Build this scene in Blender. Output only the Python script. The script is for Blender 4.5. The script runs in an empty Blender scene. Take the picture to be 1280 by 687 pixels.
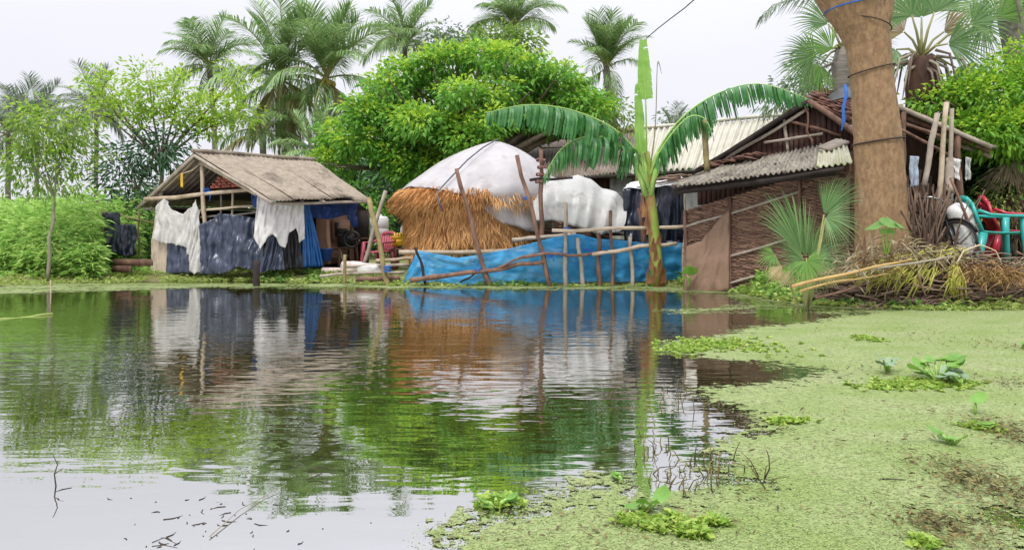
import bpy, math, random
import numpy as np
from mathutils import Vector, Matrix, noise

C = bpy.context.scene.collection
F = 924.4            # focal length in pixels of the 1280 px wide photograph
HY = 290.0           # horizon row
CH = 1.0             # eye height above the water
PI = math.pi
R = math.radians


def V(px, py, d):
    """a point d metres in front of the camera"""
    return Vector(((px - 640.0) * d / F, d, CH + (HY - py) * d / F))


def G(px, d, z=0.0):
    return Vector(((px - 640.0) * d / F, d, z))


def WP(px, py):
    """a point on the water"""
    d = CH * F / (py - HY)
    return G(px, d, 0.0)


def nz(x, y=0.0, z=0.0):
    return noise.noise(Vector((x, y, z)))


def norm(a):
    return a / np.maximum(np.linalg.norm(a, axis=-1, keepdims=True), 1e-9)


# ----------------------------------------------------------------- mesh builder
class MB:
    def __init__(self):
        self.v = []; self.f = []; self.n = 0

    def add(self, verts, faces, m=0):
        verts = np.asarray(verts, dtype=np.float32).reshape(-1, 3)
        if isinstance(faces, np.ndarray):
            self.f.append((faces + self.n, m))
        else:
            by = {}
            for f in faces:
                by.setdefault(len(f), []).append(f)
            for k in by:
                self.f.append((np.asarray(by[k], dtype=np.int64) + self.n, m))
        self.v.append(verts); self.n += len(verts)
        return self

    def box(self, c, s, rz=0.0, m=0, rx=0.0, ry=0.0):
        M_ = Matrix.Rotation(rz, 3, 'Z') @ Matrix.Rotation(ry, 3, 'Y') @ Matrix.Rotation(rx, 3, 'X')
        c = Vector(c)
        vs = [c + M_ @ Vector((x * s[0] / 2, y * s[1] / 2, z * s[2] / 2)) for x in (-1, 1) for y in (-1, 1) for z in (-1, 1)]
        fs = [(0, 1, 3, 2), (4, 6, 7, 5), (0, 4, 5, 1), (2, 3, 7, 6), (0, 2, 6, 4), (1, 5, 7, 3)]
        return self.add(vs, fs, m)

    def tube(self, pts, rad, n=7, m=0, wob=0.0, seed=0.0, cap=True):
        pts = [Vector(p) for p in pts]
        if not hasattr(rad, '__len__'):
            rad = [rad] * len(pts)
        vs = []
        up = None
        for i, p in enumerate(pts):
            t = (pts[min(i + 1, len(pts) - 1)] - pts[max(i - 1, 0)])
            t = t.normalized() if t.length > 1e-9 else Vector((0, 0, 1))
            if up is None:
                a = Vector((0, 0, 1)) if abs(t.z) < .9 else Vector((1, 0, 0))
                up = (a - t * a.dot(t)).normalized()
            else:
                up = (up - t * up.dot(t))
                up = up.normalized() if up.length > 1e-6 else t.orthogonal().normalized()
            s = t.cross(up)
            for k in range(n):
                a = 2 * PI * k / n
                w = 1.0 + (wob * nz(i * 1.3 + seed, k * 2.1, seed * 3.7) if wob else 0)
                vs.append(p + (up * math.cos(a) + s * math.sin(a)) * rad[i] * w)
        fs = []
        for i in range(len(pts) - 1):
            for k in range(n):
                k2 = (k + 1) % n
                fs.append((i * n + k, i * n + k2, (i + 1) * n + k2, (i + 1) * n + k))
        if cap:
            fs.append(tuple(range(n - 1, -1, -1)))
            b = (len(pts) - 1) * n
            fs.append(tuple(b + k for k in range(n)))
        return self.add(vs, fs, m)

    def pole(self, p0, p1, r0, r1=None, bend=0.02, seed=0.0, n=7, seg=7, m=0, wob=.25):
        """a rough stick with a few crooks"""
        p0 = Vector(p0); p1 = Vector(p1); r1 = r0 if r1 is None else r1
        L = (p1 - p0).length
        pts = []; rad = []
        for i in range(seg + 1):
            t = i / seg
            p = p0.lerp(p1, t)
            w = math.sin(PI * t) * bend * L
            p = p + Vector((nz(t * 2.3 + seed, 1.1), nz(t * 2.3 + seed, 5.7), nz(t * 2.3 + seed, 9.1))) * w * 2
            pts.append(p); rad.append((r0 + (r1 - r0) * t) * (1 + .12 * nz(t * 7 + seed, 3.3)))
        return self.tube(pts, rad, n=n, m=m, wob=wob, seed=seed)

    def grid(self, P, m=0, closed_u=False):
        """P[i][j] of points -> quads"""
        P = np.asarray(P, dtype=np.float32)
        nu, nv = P.shape[:2]
        idx = np.arange(nu * nv).reshape(nu, nv)
        if closed_u:
            idx = np.vstack([idx, idx[:1]])
        q = np.stack([idx[:-1, :-1], idx[1:, :-1], idx[1:, 1:], idx[:-1, 1:]], -1).reshape(-1, 4)
        return self.add(P.reshape(-1, 3), q, m)

    def slab(self, P, thick, m=0):
        """a sheet of points P[i][j] given a thickness along -normal, closed at its rims"""
        P = np.asarray(P, dtype=np.float64)
        nu, nv = P.shape[:2]
        du = np.gradient(P, axis=0); dv = np.gradient(P, axis=1)
        n_ = norm(np.cross(du, dv))
        Q = P - n_ * thick
        idx = np.arange(nu * nv).reshape(nu, nv)
        q1 = np.stack([idx[:-1, :-1], idx[1:, :-1], idx[1:, 1:], idx[:-1, 1:]], -1).reshape(-1, 4)
        q2 = q1[:, ::-1] + nu * nv
        b = list(idx[0, :]) + list(idx[1:, -1]) + list(idx[-1, -2::-1]) + list(idx[-2:0:-1, 0])
        o = nu * nv
        rim = [(b[i], b[(i + 1) % len(b)], b[(i + 1) % len(b)] + o, b[i] + o) for i in range(len(b))]
        self.add(np.vstack([P.reshape(-1, 3), Q.reshape(-1, 3)]), np.vstack([q1, q2, np.asarray(rim)]), m)
        return self

    def leaves(self, p, d, L, W, rng, fold=.18, droop=.15, m=0, side=None):
        """many small folded leaves at once"""
        p = np.asarray(p, float); d = norm(np.asarray(d, float)); N = len(p)
        L = np.broadcast_to(np.asarray(L, float).reshape(-1, 1), (N, 1)); W = np.broadcast_to(np.asarray(W, float).reshape(-1, 1), (N, 1))
        if side is None:
            r = rng.normal(size=(N, 3)) * .55 + np.array([0, 0, 1.0])
            s = np.cross(d, r)
        else:
            s = side
        s = norm(s)
        n_ = norm(np.cross(s, d))
        tip = p + d * L; tip[:, 2] -= (droop * L)[:, 0]
        mid = p + d * L * .45 + n_ * W * fold
        vs = np.stack([p, mid + s * W * .5, tip, mid - s * W * .5], 1).reshape(-1, 3)
        k = np.arange(N)[:, None] * 4
        fs = np.concatenate([k + np.array([0, 1, 2]), k + np.array([0, 2, 3])], 0)
        return self.add(vs, fs, m)

    def build(self, name, mats, parent=None, origin=None, smooth=False, label=None):
        v = np.vstack(self.v).astype(np.float32)
        if parent is not None:
            org = wloc(parent)
        elif origin is not None:
            org = Vector(origin)
        else:
            lo = v.min(0); hi = v.max(0)
            org = Vector(((lo[0] + hi[0]) / 2, (lo[1] + hi[1]) / 2, lo[2]))
        v = v - np.array(org, dtype=np.float32)
        me = bpy.data.meshes.new(name)
        me.vertices.add(len(v)); me.vertices.foreach_set('co', v.ravel())
        loops = np.concatenate([f.ravel() for f, m in self.f]).astype(np.int32)
        cnt = np.concatenate([np.full(len(f), f.shape[1]) for f, m in self.f]).astype(np.int32)
        mi = np.concatenate([np.full(len(f), m) for f, m in self.f]).astype(np.int32)
        st = np.concatenate([[0], np.cumsum(cnt)[:-1]]).astype(np.int32)
        me.loops.add(len(loops)); me.loops.foreach_set('vertex_index', loops)
        me.polygons.add(len(cnt)); me.polygons.foreach_set('loop_start', st); me.polygons.foreach_set('loop_total', cnt)
        me.polygons.foreach_set('material_index', mi)
        if smooth:
            me.polygons.foreach_set('use_smooth', np.ones(len(cnt), dtype=bool))
        me.update(calc_edges=True)
        for m in (mats if isinstance(mats, (list, tuple)) else [mats]):
            me.materials.append(m)
        o = bpy.data.objects.new(name, me); C.objects.link(o)
        if parent is None:
            o.location = org
        else:
            o.parent = parent
        if label:
            o['label'] = label
        return o


def wloc(o):
    p = Vector((0, 0, 0))
    while o is not None:
        p = p + o.location; o = o.parent
    return p


def thing(name, label, cat, loc, group=None):
    o = bpy.data.objects.new(name, None); C.objects.link(o)
    o.empty_display_size = .2
    o.location = Vector(loc); o['label'] = label; o['category'] = cat
    if group: o['group'] = group
    return o


def tag(o, label, cat, group=None, kind=None):
    o['label'] = label; o['category'] = cat
    if group: o['group'] = group
    if kind: o['kind'] = kind
    return o


# ----------------------------------------------------------------- materials
def mat(name, c1, c2=None, c3=None, scale=8.0, rough=.75, bump=0.0, bscale=None, stretch=(1, 1, 1), trans=0.0, island=False,
        spec=.3, metal=0.0, alpha=1.0, detail=6.0, lo=.35, hi=.65, s3=1.2, t3=.55, tcol=None, obj_rand=False):
    m = bpy.data.materials.new(name); m.use_nodes = True
    nt = m.node_tree; N = nt.nodes; L = nt.links
    for n in list(N): N.remove(n)
    out = N.new('ShaderNodeOutputMaterial')
    b = N.new('ShaderNodeBsdfPrincipled')
    b.inputs['Roughness'].default_value = rough
    b.inputs['Specular IOR Level'].default_value = spec
    b.inputs['Metallic'].default_value = metal
    col = None
    tc = N.new('ShaderNodeTexCoord'); mp = N.new('ShaderNodeMapping')
    mp.inputs['Scale'].default_value = stretch
    L.new(tc.outputs['Object'], mp.inputs['Vector'])
    if c2 is None: c2 = tuple(x * .75 for x in c1)
    ramp = N.new('ShaderNodeValToRGB')
    e = ramp.color_ramp.elements
    e[0].color = (*c1, 1); e[1].color = (*c2, 1)
    nzt = N.new('ShaderNodeTexNoise'); nzt.inputs['Scale'].default_value = scale; nzt.inputs['Detail'].default_value = detail
    nzt.inputs['Roughness'].default_value = .62
    L.new(mp.outputs[0], nzt.inputs['Vector'])
    if island:
        g = N.new('ShaderNodeNewGeometry')
        e[0].position = 0.0; e[1].position = 1.0
        src = g.outputs['Random Per Island']
        if obj_rand:
            oi = N.new('ShaderNodeObjectInfo'); mx = N.new('ShaderNodeMath'); mx.operation = 'MULTIPLY_ADD'
            mx.inputs[1].default_value = .5
            mh = N.new('ShaderNodeMath'); mh.operation = 'MULTIPLY'; mh.inputs[1].default_value = .5
            L.new(oi.outputs['Random'], mh.inputs[0]); L.new(src, mx.inputs[0]); L.new(mh.outputs[0], mx.inputs[2])
            src = mx.outputs[0]
        L.new(src, ramp.inputs[0])
    else:
        e[0].position = lo; e[1].position = hi
        L.new(nzt.outputs['Fac'], ramp.inputs[0])
    col = ramp.outputs[0]
    if c3 is not None:
        n3 = N.new('ShaderNodeTexNoise'); n3.inputs['Scale'].default_value = s3; n3.inputs['Detail'].default_value = 8
        n3.inputs['Roughness'].default_value = .7
        L.new(mp.outputs[0], n3.inputs['Vector'])
        r3 = N.new('ShaderNodeValToRGB'); r3.color_ramp.elements[0].position = t3; r3.color_ramp.elements[1].position = t3 + .14
        L.new(n3.outputs['Fac'], r3.inputs[0])
        mx = N.new('ShaderNodeMix'); mx.data_type = 'RGBA'
        L.new(r3.outputs[0], mx.inputs['Factor']); L.new(col, mx.inputs['A']); mx.inputs['B'].default_value = (*c3, 1)
        col = mx.outputs['Result']
    L.new(col, b.inputs['Base Color'])
    if bump:
        bn = N.new('ShaderNodeTexNoise'); bn.inputs['Scale'].default_value = bscale or scale * 2; bn.inputs['Detail'].default_value = 6
        L.new(mp.outputs[0], bn.inputs['Vector'])
        bp = N.new('ShaderNodeBump'); bp.inputs['Strength'].default_value = bump; bp.inputs['Distance'].default_value = .02
        L.new(bn.outputs['Fac'], bp.inputs['Height']); L.new(bp.outputs[0], b.inputs['Normal'])
    sh = b.outputs[0]
    if trans:
        t = N.new('ShaderNodeBsdfTranslucent')
        if tcol:
            t.inputs[0].default_value = (*tcol, 1)
        else:
            L.new(col, t.inputs[0])
        mx = N.new('ShaderNodeMixShader'); mx.inputs[0].default_value = trans
        L.new(sh, mx.inputs[1]); L.new(t.outputs[0], mx.inputs[2]); sh = mx.outputs[0]
    if alpha < 1:
        t = N.new('ShaderNodeBsdfTransparent')
        mx = N.new('ShaderNodeMixShader'); mx.inputs[0].default_value = alpha
        L.new(t.outputs[0], mx.inputs[1]); L.new(sh, mx.inputs[2]); sh = mx.outputs[0]
    L.new(sh, out.inputs[0])
    return m


def leafmat(name, a, b, tr=.35, rough=.5, spec=.35, obj_rand=False):
    return mat(name, a, b, island=True, trans=tr, rough=rough, spec=spec, obj_rand=obj_rand)


m_bigleaf = leafmat('rain tree leaf', (.085, .26, .03), (.25, .50, .075), .46)
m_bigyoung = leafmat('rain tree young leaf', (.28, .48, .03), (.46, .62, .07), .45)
m_limeleaf = leafmat('lime leaf', (.18, .36, .02), (.38, .52, .06), .42)
m_olive = leafmat('olive leaf', (.10, .22, .03), (.26, .36, .07), .42)
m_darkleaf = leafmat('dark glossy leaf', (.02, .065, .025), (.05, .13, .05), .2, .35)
m_field = leafmat('field leaf', (.20, .42, .07), (.50, .68, .19), .4)
m_rightleaf = leafmat('right tree leaf', (.08, .25, .02), (.26, .48, .045), .42)
m_farleaf = leafmat('far leaf', (.12, .19, .10), (.22, .30, .17), .3)  # grey green tone puts the haze of distance into the leaf colour
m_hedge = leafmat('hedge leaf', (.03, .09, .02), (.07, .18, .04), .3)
m_weed = leafmat('bank weed leaf', (.20, .32, .05), (.46, .52, .16), .35)
m_weedb = leafmat('broad weed leaf', (.09, .22, .045), (.22, .38, .09), .35)
m_frond = leafmat('coconut frond', (.15, .27, .085), (.31, .43, .18), .32, .4, .5)
m_frond_far = leafmat('far coconut frond', (.16, .21, .15), (.26, .31, .23), .3, .5, .4)  # greyed fronds: fading by distance haze is put into the colour
m_frond_dry = leafmat('dry coconut frond', (.22, .21, .09), (.36, .33, .15), .3, .6, .3)
m_rachis = mat('frond rachis', (.20, .22, .08), (.30, .28, .10), scale=5)
m_palmtrunk = mat('palm trunk', (.20, .18, .15), (.11, .10, .08), scale=4, stretch=(1, 1, 6), bump=.4, bscale=9)
m_coco = mat('coconut', (.30, .22, .03), (.18, .19, .03), scale=4, rough=.4)
m_ban = mat('banana leaf', (.024, .125, .03), (.075, .235, .055), scale=7, stretch=(1, 1, 1), rough=.42, spec=.45, trans=.3, bump=.15, bscale=30)
m_banlight = mat('young banana leaf', (.17, .36, .05), (.27, .47, .09), scale=4, rough=.4, spec=.4, trans=.4)
m_bandry = mat('dry banana leaf', (.24, .20, .13), (.32, .30, .22), c3=(.12, .08, .04), scale=7, rough=.8, trans=.25)
m_banrib = mat('banana midrib', (.22, .38, .08), (.32, .46, .12), scale=6, rough=.4)
m_banstem = mat('banana stem', (.28, .34, .06), (.16, .24, .035), c3=(.25, .11, .05), scale=5, stretch=(1, 1, .35), rough=.5, s3=3.2, t3=.45, bump=.3)
m_bansheath = mat('dry banana sheath', (.36, .19, .09), (.20, .09, .04), scale=8, stretch=(1, 1, .4), rough=.8, bump=.3)
m_fan = leafmat('fan palm leaf', (.075, .19, .05), (.21, .33, .12), .32, .4, .5)
m_fanbright = leafmat('bright fan leaf', (.11, .26, .04), (.21, .38, .08), .42, .45, .4)
m_fandry = leafmat('dry fan leaf', (.30, .22, .10), (.44, .36, .2), .2, .8)
m_bark = mat('smooth tan bark', (.275, .175, .09), (.18, .112, .06), c3=(.34, .25, .16), scale=9, stretch=(2.0, 2.0, .9), rough=.88, bump=1.0, bscale=14, s3=3.0, t3=.57, lo=.38, hi=.62)
m_limb = mat('grey brown bark', (.17, .13, .09), (.09, .07, .05), scale=8, stretch=(1, 1, .3), bump=.4)
m_palebark = mat('pale bark', (.30, .27, .20), (.18, .16, .11), scale=9, bump=.3)
m_darkfibre = mat('dark palm fibre', (.07, .035, .02), (.025, .014, .01), scale=12, stretch=(1, 1, .3), bump=.6, rough=.9)
m_wood = mat('weathered wood', (.215, .125, .085), (.095, .052, .036), scale=9, stretch=(1, 1, .25), bump=.4, rough=.85)
m_darkwood = mat('dark stained plank', (.085, .04, .03), (.04, .02, .016), c3=(.14, .09, .07), scale=6, stretch=(3, 3, .3), bump=.35, rough=.8)
m_blackwood = mat('black and shade timber', (.035, .026, .022), (.018, .013, .011), scale=6, bump=.3, rough=.9)  # near black timber; its colour also holds shade inside huts and under eaves
m_bamboo = mat('weathered bamboo', (.46, .38, .28), (.32, .25, .17), c3=(.22, .13, .08), scale=5, stretch=(1, 1, 1), bump=.2, rough=.65)
m_greybam = mat('grey bamboo', (.36, .31, .25), (.23, .19, .15), scale=6, bump=.25, rough=.8)
m_greenbam = mat('green brown pole', (.26, .22, .09), (.15, .11, .05), scale=6, bump=.25)
m_rope = mat('blue rope', (.02, .12, .42), (.015, .08, .3), scale=40, rough=.6)
m_darkrope = mat('dark rope', (.05, .035, .025), (.03, .02, .015), scale=40)
m_white = mat('white plastic sheet', (.72, .70, .68), (.60, .58, .56), scale=5, rough=.45, spec=.35, trans=.22, bump=.15, bscale=9)
m_pinkwhite = mat('pinkish white cover', (.50, .485, .485), (.42, .395, .395), c3=(.35, .305, .29), scale=2.4, rough=.33, trans=.2, alpha=.90, bump=.12, bscale=5, s3=1.6, t3=.55)
m_dirtywhite = mat('dirty white cover', (.45, .45, .425), (.37, .37, .35), c3=(.27, .265, .24), scale=3.5, rough=.36, trans=.15, bump=.12, bscale=6, s3=2.6, t3=.54)
m_gauze = mat('white netting', (.74, .73, .70), (.62, .60, .56), scale=14, rough=.8, trans=.3, alpha=.93)
m_cream = mat('cream sack cloth', (.52, .44, .34), (.40, .32, .24), scale=5, rough=.9, bump=.2)
m_navy = mat('navy tarpaulin', (.050, .062, .10), (.028, .036, .062), scale=4, rough=.33, spec=.6, bump=.35, bscale=7)
m_navydark = mat('dark blue black tarpaulin', (.018, .024, .045), (.010, .013, .024), scale=4, rough=.3, spec=.6, bump=.35, bscale=6)
m_blacksheet = mat('black plastic', (.022, .022, .026), (.012, .012, .014), scale=4, rough=.4, spec=.5, bump=.3, bscale=8)
m_blue = mat('blue tarpaulin', (.018, .13, .38), (.012, .085, .27), scale=5, rough=.4, spec=.45, trans=.15, bump=.2, bscale=8)
m_deepblue = mat('deep blue tarpaulin', (.012, .05, .20), (.008, .03, .12), scale=4, rough=.4, trans=.1, bump=.2)
m_bluenet = mat('blue netting', (.07, .44, .76), (.04, .30, .60), c3=(.28, .58, .76), scale=5, stretch=(1, 1, 2), rough=.6, spec=.3, trans=.35, alpha=.62, bump=.25, bscale=9, s3=2.4, t3=.56)
m_roof = mat('cement sheet', (.275, .23, .175), (.185, .15, .11), c3=(.085, .07, .052), scale=6, rough=.85, bump=.5, bscale=16, s3=1.3, t3=.53, stretch=(1.3, 1, 1))
m_tin_cream = mat('cream tin', (.44, .42, .335), (.36, .345, .275), c3=(.28, .25, .19), s3=.8, t3=.58, scale=1.2, rough=.45, spec=.4)
m_tin_brown = mat('brown cement tile sheet', (.24, .19, .155), (.16, .125, .10), c3=(.30, .26, .22), scale=2, rough=.8)
m_tin_wall = mat('pale tin wall', (.55, .56, .57), (.42, .43, .44), c3=(.28, .25, .22), scale=2, rough=.5)
m_corr = mat('lichen stained corrugated sheet', (.29, .265, .215), (.15, .13, .10), c3=(.06, .045, .035), scale=5, rough=.85, bump=.4, bscale=16, s3=2.2, t3=.49)
m_mosscorr = mat('mossy corrugated sheet', (.40, .40, .30), (.27, .26, .19), c3=(.30, .34, .08), scale=3.2, rough=.85, bump=.3, bscale=16, s3=2, t3=.52)
m_weave = mat('woven bamboo mat', (.25, .145, .095), (.14, .075, .05), c3=(.30, .22, .17), scale=11, stretch=(.5, .5, 2.5), rough=.85, bump=.3, s3=2.2, t3=.56)
m_weave2 = mat('woven bamboo strips', (.225, .135, .09), (.11, .06, .042), scale=6, island=True, rough=.8)
m_browncloth = mat('brown jute cloth', (.25, .165, .115), (.19, .12, .08), scale=60, rough=.95, bump=.3, bscale=120)
m_terra = mat('broken terracotta tile', (.20, .105, .075), (.11, .06, .045), island=True, rough=.9)
m_straw = mat('orange straw', (.46, .22, .07), (.20, .08, .025), scale=9, stretch=(3, 3, .3), rough=.9, bump=.8, bscale=22)
m_strand = mat('straw strand', (.46, .22, .07), (1.0, .64, .30), island=True, rough=.85, trans=.15)
m_palestraw = mat('pale straw', (.38, .30, .19), (.58, .49, .34), island=True, rough=.9)
m_stick = mat('brushwood stick', (.07, .042, .03), (.26, .18, .13), island=True, rough=.9)
m_stick2 = mat('dark firewood stick', (.08, .05, .035), (.18, .125, .09), island=True, rough=.9)
m_stalk = mat('yellow green stalk', (.33, .34, .05), (.52, .48, .12), island=True, rough=.6)
m_yellowbam = mat('yellow cut branch', (.46, .32, .12), (.36, .22, .08), scale=5, rough=.6)
m_teal = mat('teal moulded plastic', (.02, .34, .30), (.016, .29, .26), scale=3, rough=.3, spec=.5)
m_red = mat('red moulded plastic', (.46, .02, .045), (.38, .016, .035), scale=3, rough=.3, spec=.5)
m_pink = mat('faded pink plastic', (.42, .10, .13), (.34, .07, .09), scale=4, rough=.45)
m_yellow = mat('yellow plastic', (.62, .40, .02), (.52, .32, .02), scale=4, rough=.4)
m_sack = mat('white woven sack', (.62, .62, .60), (.52, .52, .50), scale=30, rough=.6, bump=.25, c3=(.40, .39, .36), s3=1.6, t3=.6)
m_sackp = mat('pinkish sack', (.66, .54, .50), (.5, .40, .36), scale=8, rough=.8, bump=.3)
m_tan = mat('tan plywood', (.36, .22, .145), (.27, .16, .105), scale=4, rough=.8)
m_metal = mat('dark oily metal', (.03, .03, .03), (.015, .015, .015), scale=6, rough=.4, metal=.6)
m_steel = mat('worn steel', (.42, .42, .42), (.25, .22, .2), scale=8, rough=.35, metal=.9)
m_rubber = mat('black rubber', (.02, .02, .02), (.03, .028, .026), scale=9, rough=.8)
m_brick = mat('red brick', (.34, .10, .07), (.22, .07, .05), island=True, rough=.9)
m_bluebucket = mat('blue plastic', (.02, .07, .25), (.016, .05, .18), scale=4, rough=.35)
m_hya = mat('water hyacinth leaf', (.10, .25, .03), (.22, .40, .06), c3=(.30, .36, .07), scale=9, rough=.35, spec=.5, s3=9, t3=.58, trans=.3)
m_hyagrey = mat('old hyacinth leaf', (.16, .26, .15), (.25, .33, .20), scale=6, rough=.5, trans=.2)
m_lettuce = leafmat('water lettuce leaf', (.16, .30, .03), (.36, .46, .09), .3)
m_twig = mat('wet black twig', (.03, .024, .018), (.06, .045, .03), scale=10)
m_debris = mat('rotting leaf bits', (.05, .04, .018), (.20, .165, .06), island=True, rough=.9)
m_ground = mat('muddy green bank', (.17, .15, .07), (.16, .22, .05), c3=(.10, .085, .05), scale=2.2, rough=.95, bump=.5, bscale=9, s3=1.4, t3=.55)

# ----------------------------------------------------------------- world, sun, camera
sc = bpy.context.scene
SUN_EL, SUN_AZ = R(58), R(205)      # azimuth: from above and behind the viewer's left shoulder
w = bpy.data.worlds.new('World'); sc.world = w; w.use_nodes = True
nt = w.node_tree; N = nt.nodes; L = nt.links
for n in list(N): N.remove(n)
wo = N.new('ShaderNodeOutputWorld'); bg = N.new('ShaderNodeBackground')
sky = N.new('ShaderNodeTexSky'); sky.sky_type = 'NISHITA'; sky.sun_disc = False
sky.sun_elevation = SUN_EL; sky.sun_rotation = SUN_AZ; sky.dust_density = 4; sky.air_density = 1.0
hs = N.new('ShaderNodeHueSaturation'); hs.inputs['Saturation'].default_value = .25
L.new(sky.outputs[0], hs.inputs['Color'])
tc = N.new('ShaderNodeTexCoord'); sx = N.new('ShaderNodeSeparateXYZ'); L.new(tc.outputs['Generated'], sx.inputs[0])
zz = N.new('ShaderNodeMath'); zz.operation = 'POWER'; zz.inputs[1].default_value = 2.6; zz.use_clamp = True
mxz = N.new('ShaderNodeMath'); mxz.operation = 'MAXIMUM'; mxz.inputs[1].default_value = 0.0
L.new(sx.outputs['Z'], mxz.inputs[0]); L.new(mxz.outputs[0], zz.inputs[0])
gr = N.new('ShaderNodeMath'); gr.operation = 'MULTIPLY_ADD'; gr.inputs[1].default_value = 3.2; gr.inputs[2].default_value = 1.0
L.new(zz.outputs[0], gr.inputs[0])
cl = N.new('ShaderNodeTexNoise'); cl.inputs['Scale'].default_value = 2.2; cl.inputs['Detail'].default_value = 4
mpc = N.new('ShaderNodeMapping'); mpc.inputs['Scale'].default_value = (1, 1, 3)
L.new(tc.outputs['Generated'], mpc.inputs[0]); L.new(mpc.outputs[0], cl.inputs['Vector'])
cm = N.new('ShaderNodeMapRange'); cm.inputs['To Min'].default_value = .92; cm.inputs['To Max'].default_value = 1.07
L.new(cl.outputs['Fac'], cm.inputs[0])
mm = N.new('ShaderNodeMath'); mm.operation = 'MULTIPLY'; L.new(gr.outputs[0], mm.inputs[0]); L.new(cm.outputs[0], mm.inputs[1])
vs_ = N.new('ShaderNodeVectorMath'); vs_.operation = 'SCALE'; vs_.inputs[0].default_value = (8.05, 8.1, 8.8)
L.new(mm.outputs[0], vs_.inputs['Scale'])
mx = N.new('ShaderNodeMix'); mx.data_type = 'RGBA'; mx.inputs['Factor'].default_value = .9
L.new(hs.outputs[0], mx.inputs['A']); L.new(vs_.outputs[0], mx.inputs['B'])
L.new(mx.outputs['Result'], bg.inputs['Color']); bg.inputs['Strength'].default_value = .10
L.new(bg.outputs[0], wo.inputs[0])

ld = bpy.data.lights.new('sun', 'SUN'); ld.energy = 2.1; ld.angle = R(10); ld.color = (1.0, .96, .9)
sun = bpy.data.objects.new('sun', ld); C.objects.link(sun)
sdir = Vector((math.sin(SUN_AZ) * math.cos(SUN_EL), math.cos(SUN_AZ) * math.cos(SUN_EL), math.sin(SUN_EL)))
sun.rotation_euler = sdir.to_track_quat('Z', 'Y').to_euler()

cd = bpy.data.cameras.new('camera'); cam = bpy.data.objects.new('camera', cd); C.objects.link(cam)
cd.sensor_width = 36; cd.lens = 36 * F / 1280; cd.clip_end = 2000; cd.clip_start = .05
cd.shift_y = -(343.5 - HY) / 1280
cam.location = (0, 0, CH); cam.rotation_euler = (R(90), 0, 0)
sc.camera = cam
sc.view_settings.view_transform = 'Standard'; sc.view_settings.look = 'None'
sc.view_settings.exposure = 0.2; sc.view_settings.gamma = 1.0
sc.cycles.max_bounces = 6; sc.cycles.diffuse_bounces = 3; sc.cycles.transparent_max_bounces = 8
sc.cycles.sample_clamp_indirect = 6
try:
    sc.cycles.use_denoising = True
except Exception:
    pass

# ----------------------------------------------------------------- the ground and the water
EDGE = [(-700, 385), (-200, 362), (0, 357), (100, 353), (190, 351), (300, 351), (420, 353), (500, 357), (620, 357), (700, 357), (830, 357), (900, 362),
        (960, 372), (1020, 380), (1100, 384), (1200, 386), (1280, 385), (1500, 384), (2000, 384)]
EPX = np.array([e[0] for e in EDGE], float); EDD = np.array([F / (e[1] - HY) for e in EDGE])
H1P = np.array([-700, 180, 450, 860, 960, 1060, 2000.]); H1V = np.array([.12, .12, .14, .20, .32, .50, .52])


def ground(x, y):
    x = np.asarray(x, float); y = np.asarray(y, float)
    px = np.clip(640 + F * x / np.maximum(y, .5), -700, 2000)
    s = y - np.interp(px, EPX, EDD)
    h1 = np.interp(px, H1P, H1V)
    t = np.clip(s / (.45 + 1.2 * h1), 0, 1); t = t * t * (3 - 2 * t)
    z = np.where(s < 0, np.clip(s * .45, -.5, 0), h1 * t + np.clip(s - 1, 0, 60) * .012)
    return z


def gz(x, y):
    return float(ground(x, y))


def GP(px, d, dz=0.0):
    """a point on the ground, d metres out under column px"""
    p = G(px, d); p.z = gz(p.x, p.y) + dz
    return p


ys = np.concatenate([np.linspace(-12, 7, 20), np.linspace(7.2, 22, 120), np.linspace(22.5, 60, 40), np.array([70, 90, 120, 180, 300, 600.])])
xs = np.concatenate([np.array([-500, -300, -150, -90, -60.]), np.linspace(-40, -13, 28), np.linspace(-12.8, 12.8, 150), np.linspace(13.5, 40, 28), np.array([60, 90, 150, 300, 500.])])
X, Y = np.meshgrid(xs, ys, indexing='ij')
Z = ground(X, Y)
bumpz = np.array([[nz(a * 1.7, b * 1.7) * .05 + nz(a * 6, b * 6, 4) * .02 for b in ys] for a in xs])
Z = Z + np.where(Z > -.05, bumpz, 0)
o = MB().grid(np.stack([X, Y, Z], -1)).build('ground', m_ground, smooth=True, origin=(0, 0, 0)); o['kind'] = 'structure'

# water
mw = bpy.data.materials.new('pond water'); mw.use_nodes = True
nt = mw.node_tree; N = nt.nodes; L = nt.links
for n in list(N): N.remove(n)
out = N.new('ShaderNodeOutputMaterial')
df = N.new('ShaderNodeBsdfDiffuse'); gl = N.new('ShaderNodeBsdfGlossy'); gl.inputs['Roughness'].default_value = .012
gl.inputs['Color'].default_value = (.86, .86, .87, 1)
tc = N.new('ShaderNodeTexCoord')
def ntex(scale, stretch, detail):
    mp = N.new('ShaderNodeMapping'); mp.inputs['Scale'].default_value = stretch
    L.new(tc.outputs['Object'], mp.inputs[0])
    t = N.new('ShaderNodeTexNoise'); t.inputs['Scale'].default_value = scale; t.inputs['Detail'].default_value = detail
    L.new(mp.outputs[0], t.inputs['Vector'])
    return t
def math_(op, a, b=None, c=None):
    n = N.new('ShaderNodeMath'); n.operation = op
    for i, q in enumerate((a, b, c)):
        if q is None: continue
        if isinstance(q, (int, float)): n.inputs[i].default_value = q
        else: L.new(q, n.inputs[i])
    return n.outputs[0]
murk = ntex(.35, (1, 1, 1), 3)
rc = N.new('ShaderNodeValToRGB'); rc.color_ramp.elements[0].color = (.034, .034, .010, 1); rc.color_ramp.elements[1].color = (.055, .052, .016, 1)
L.new(murk.outputs['Fac'], rc.inputs[0]); L.new(rc.outputs[0], df.inputs[0])
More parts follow.
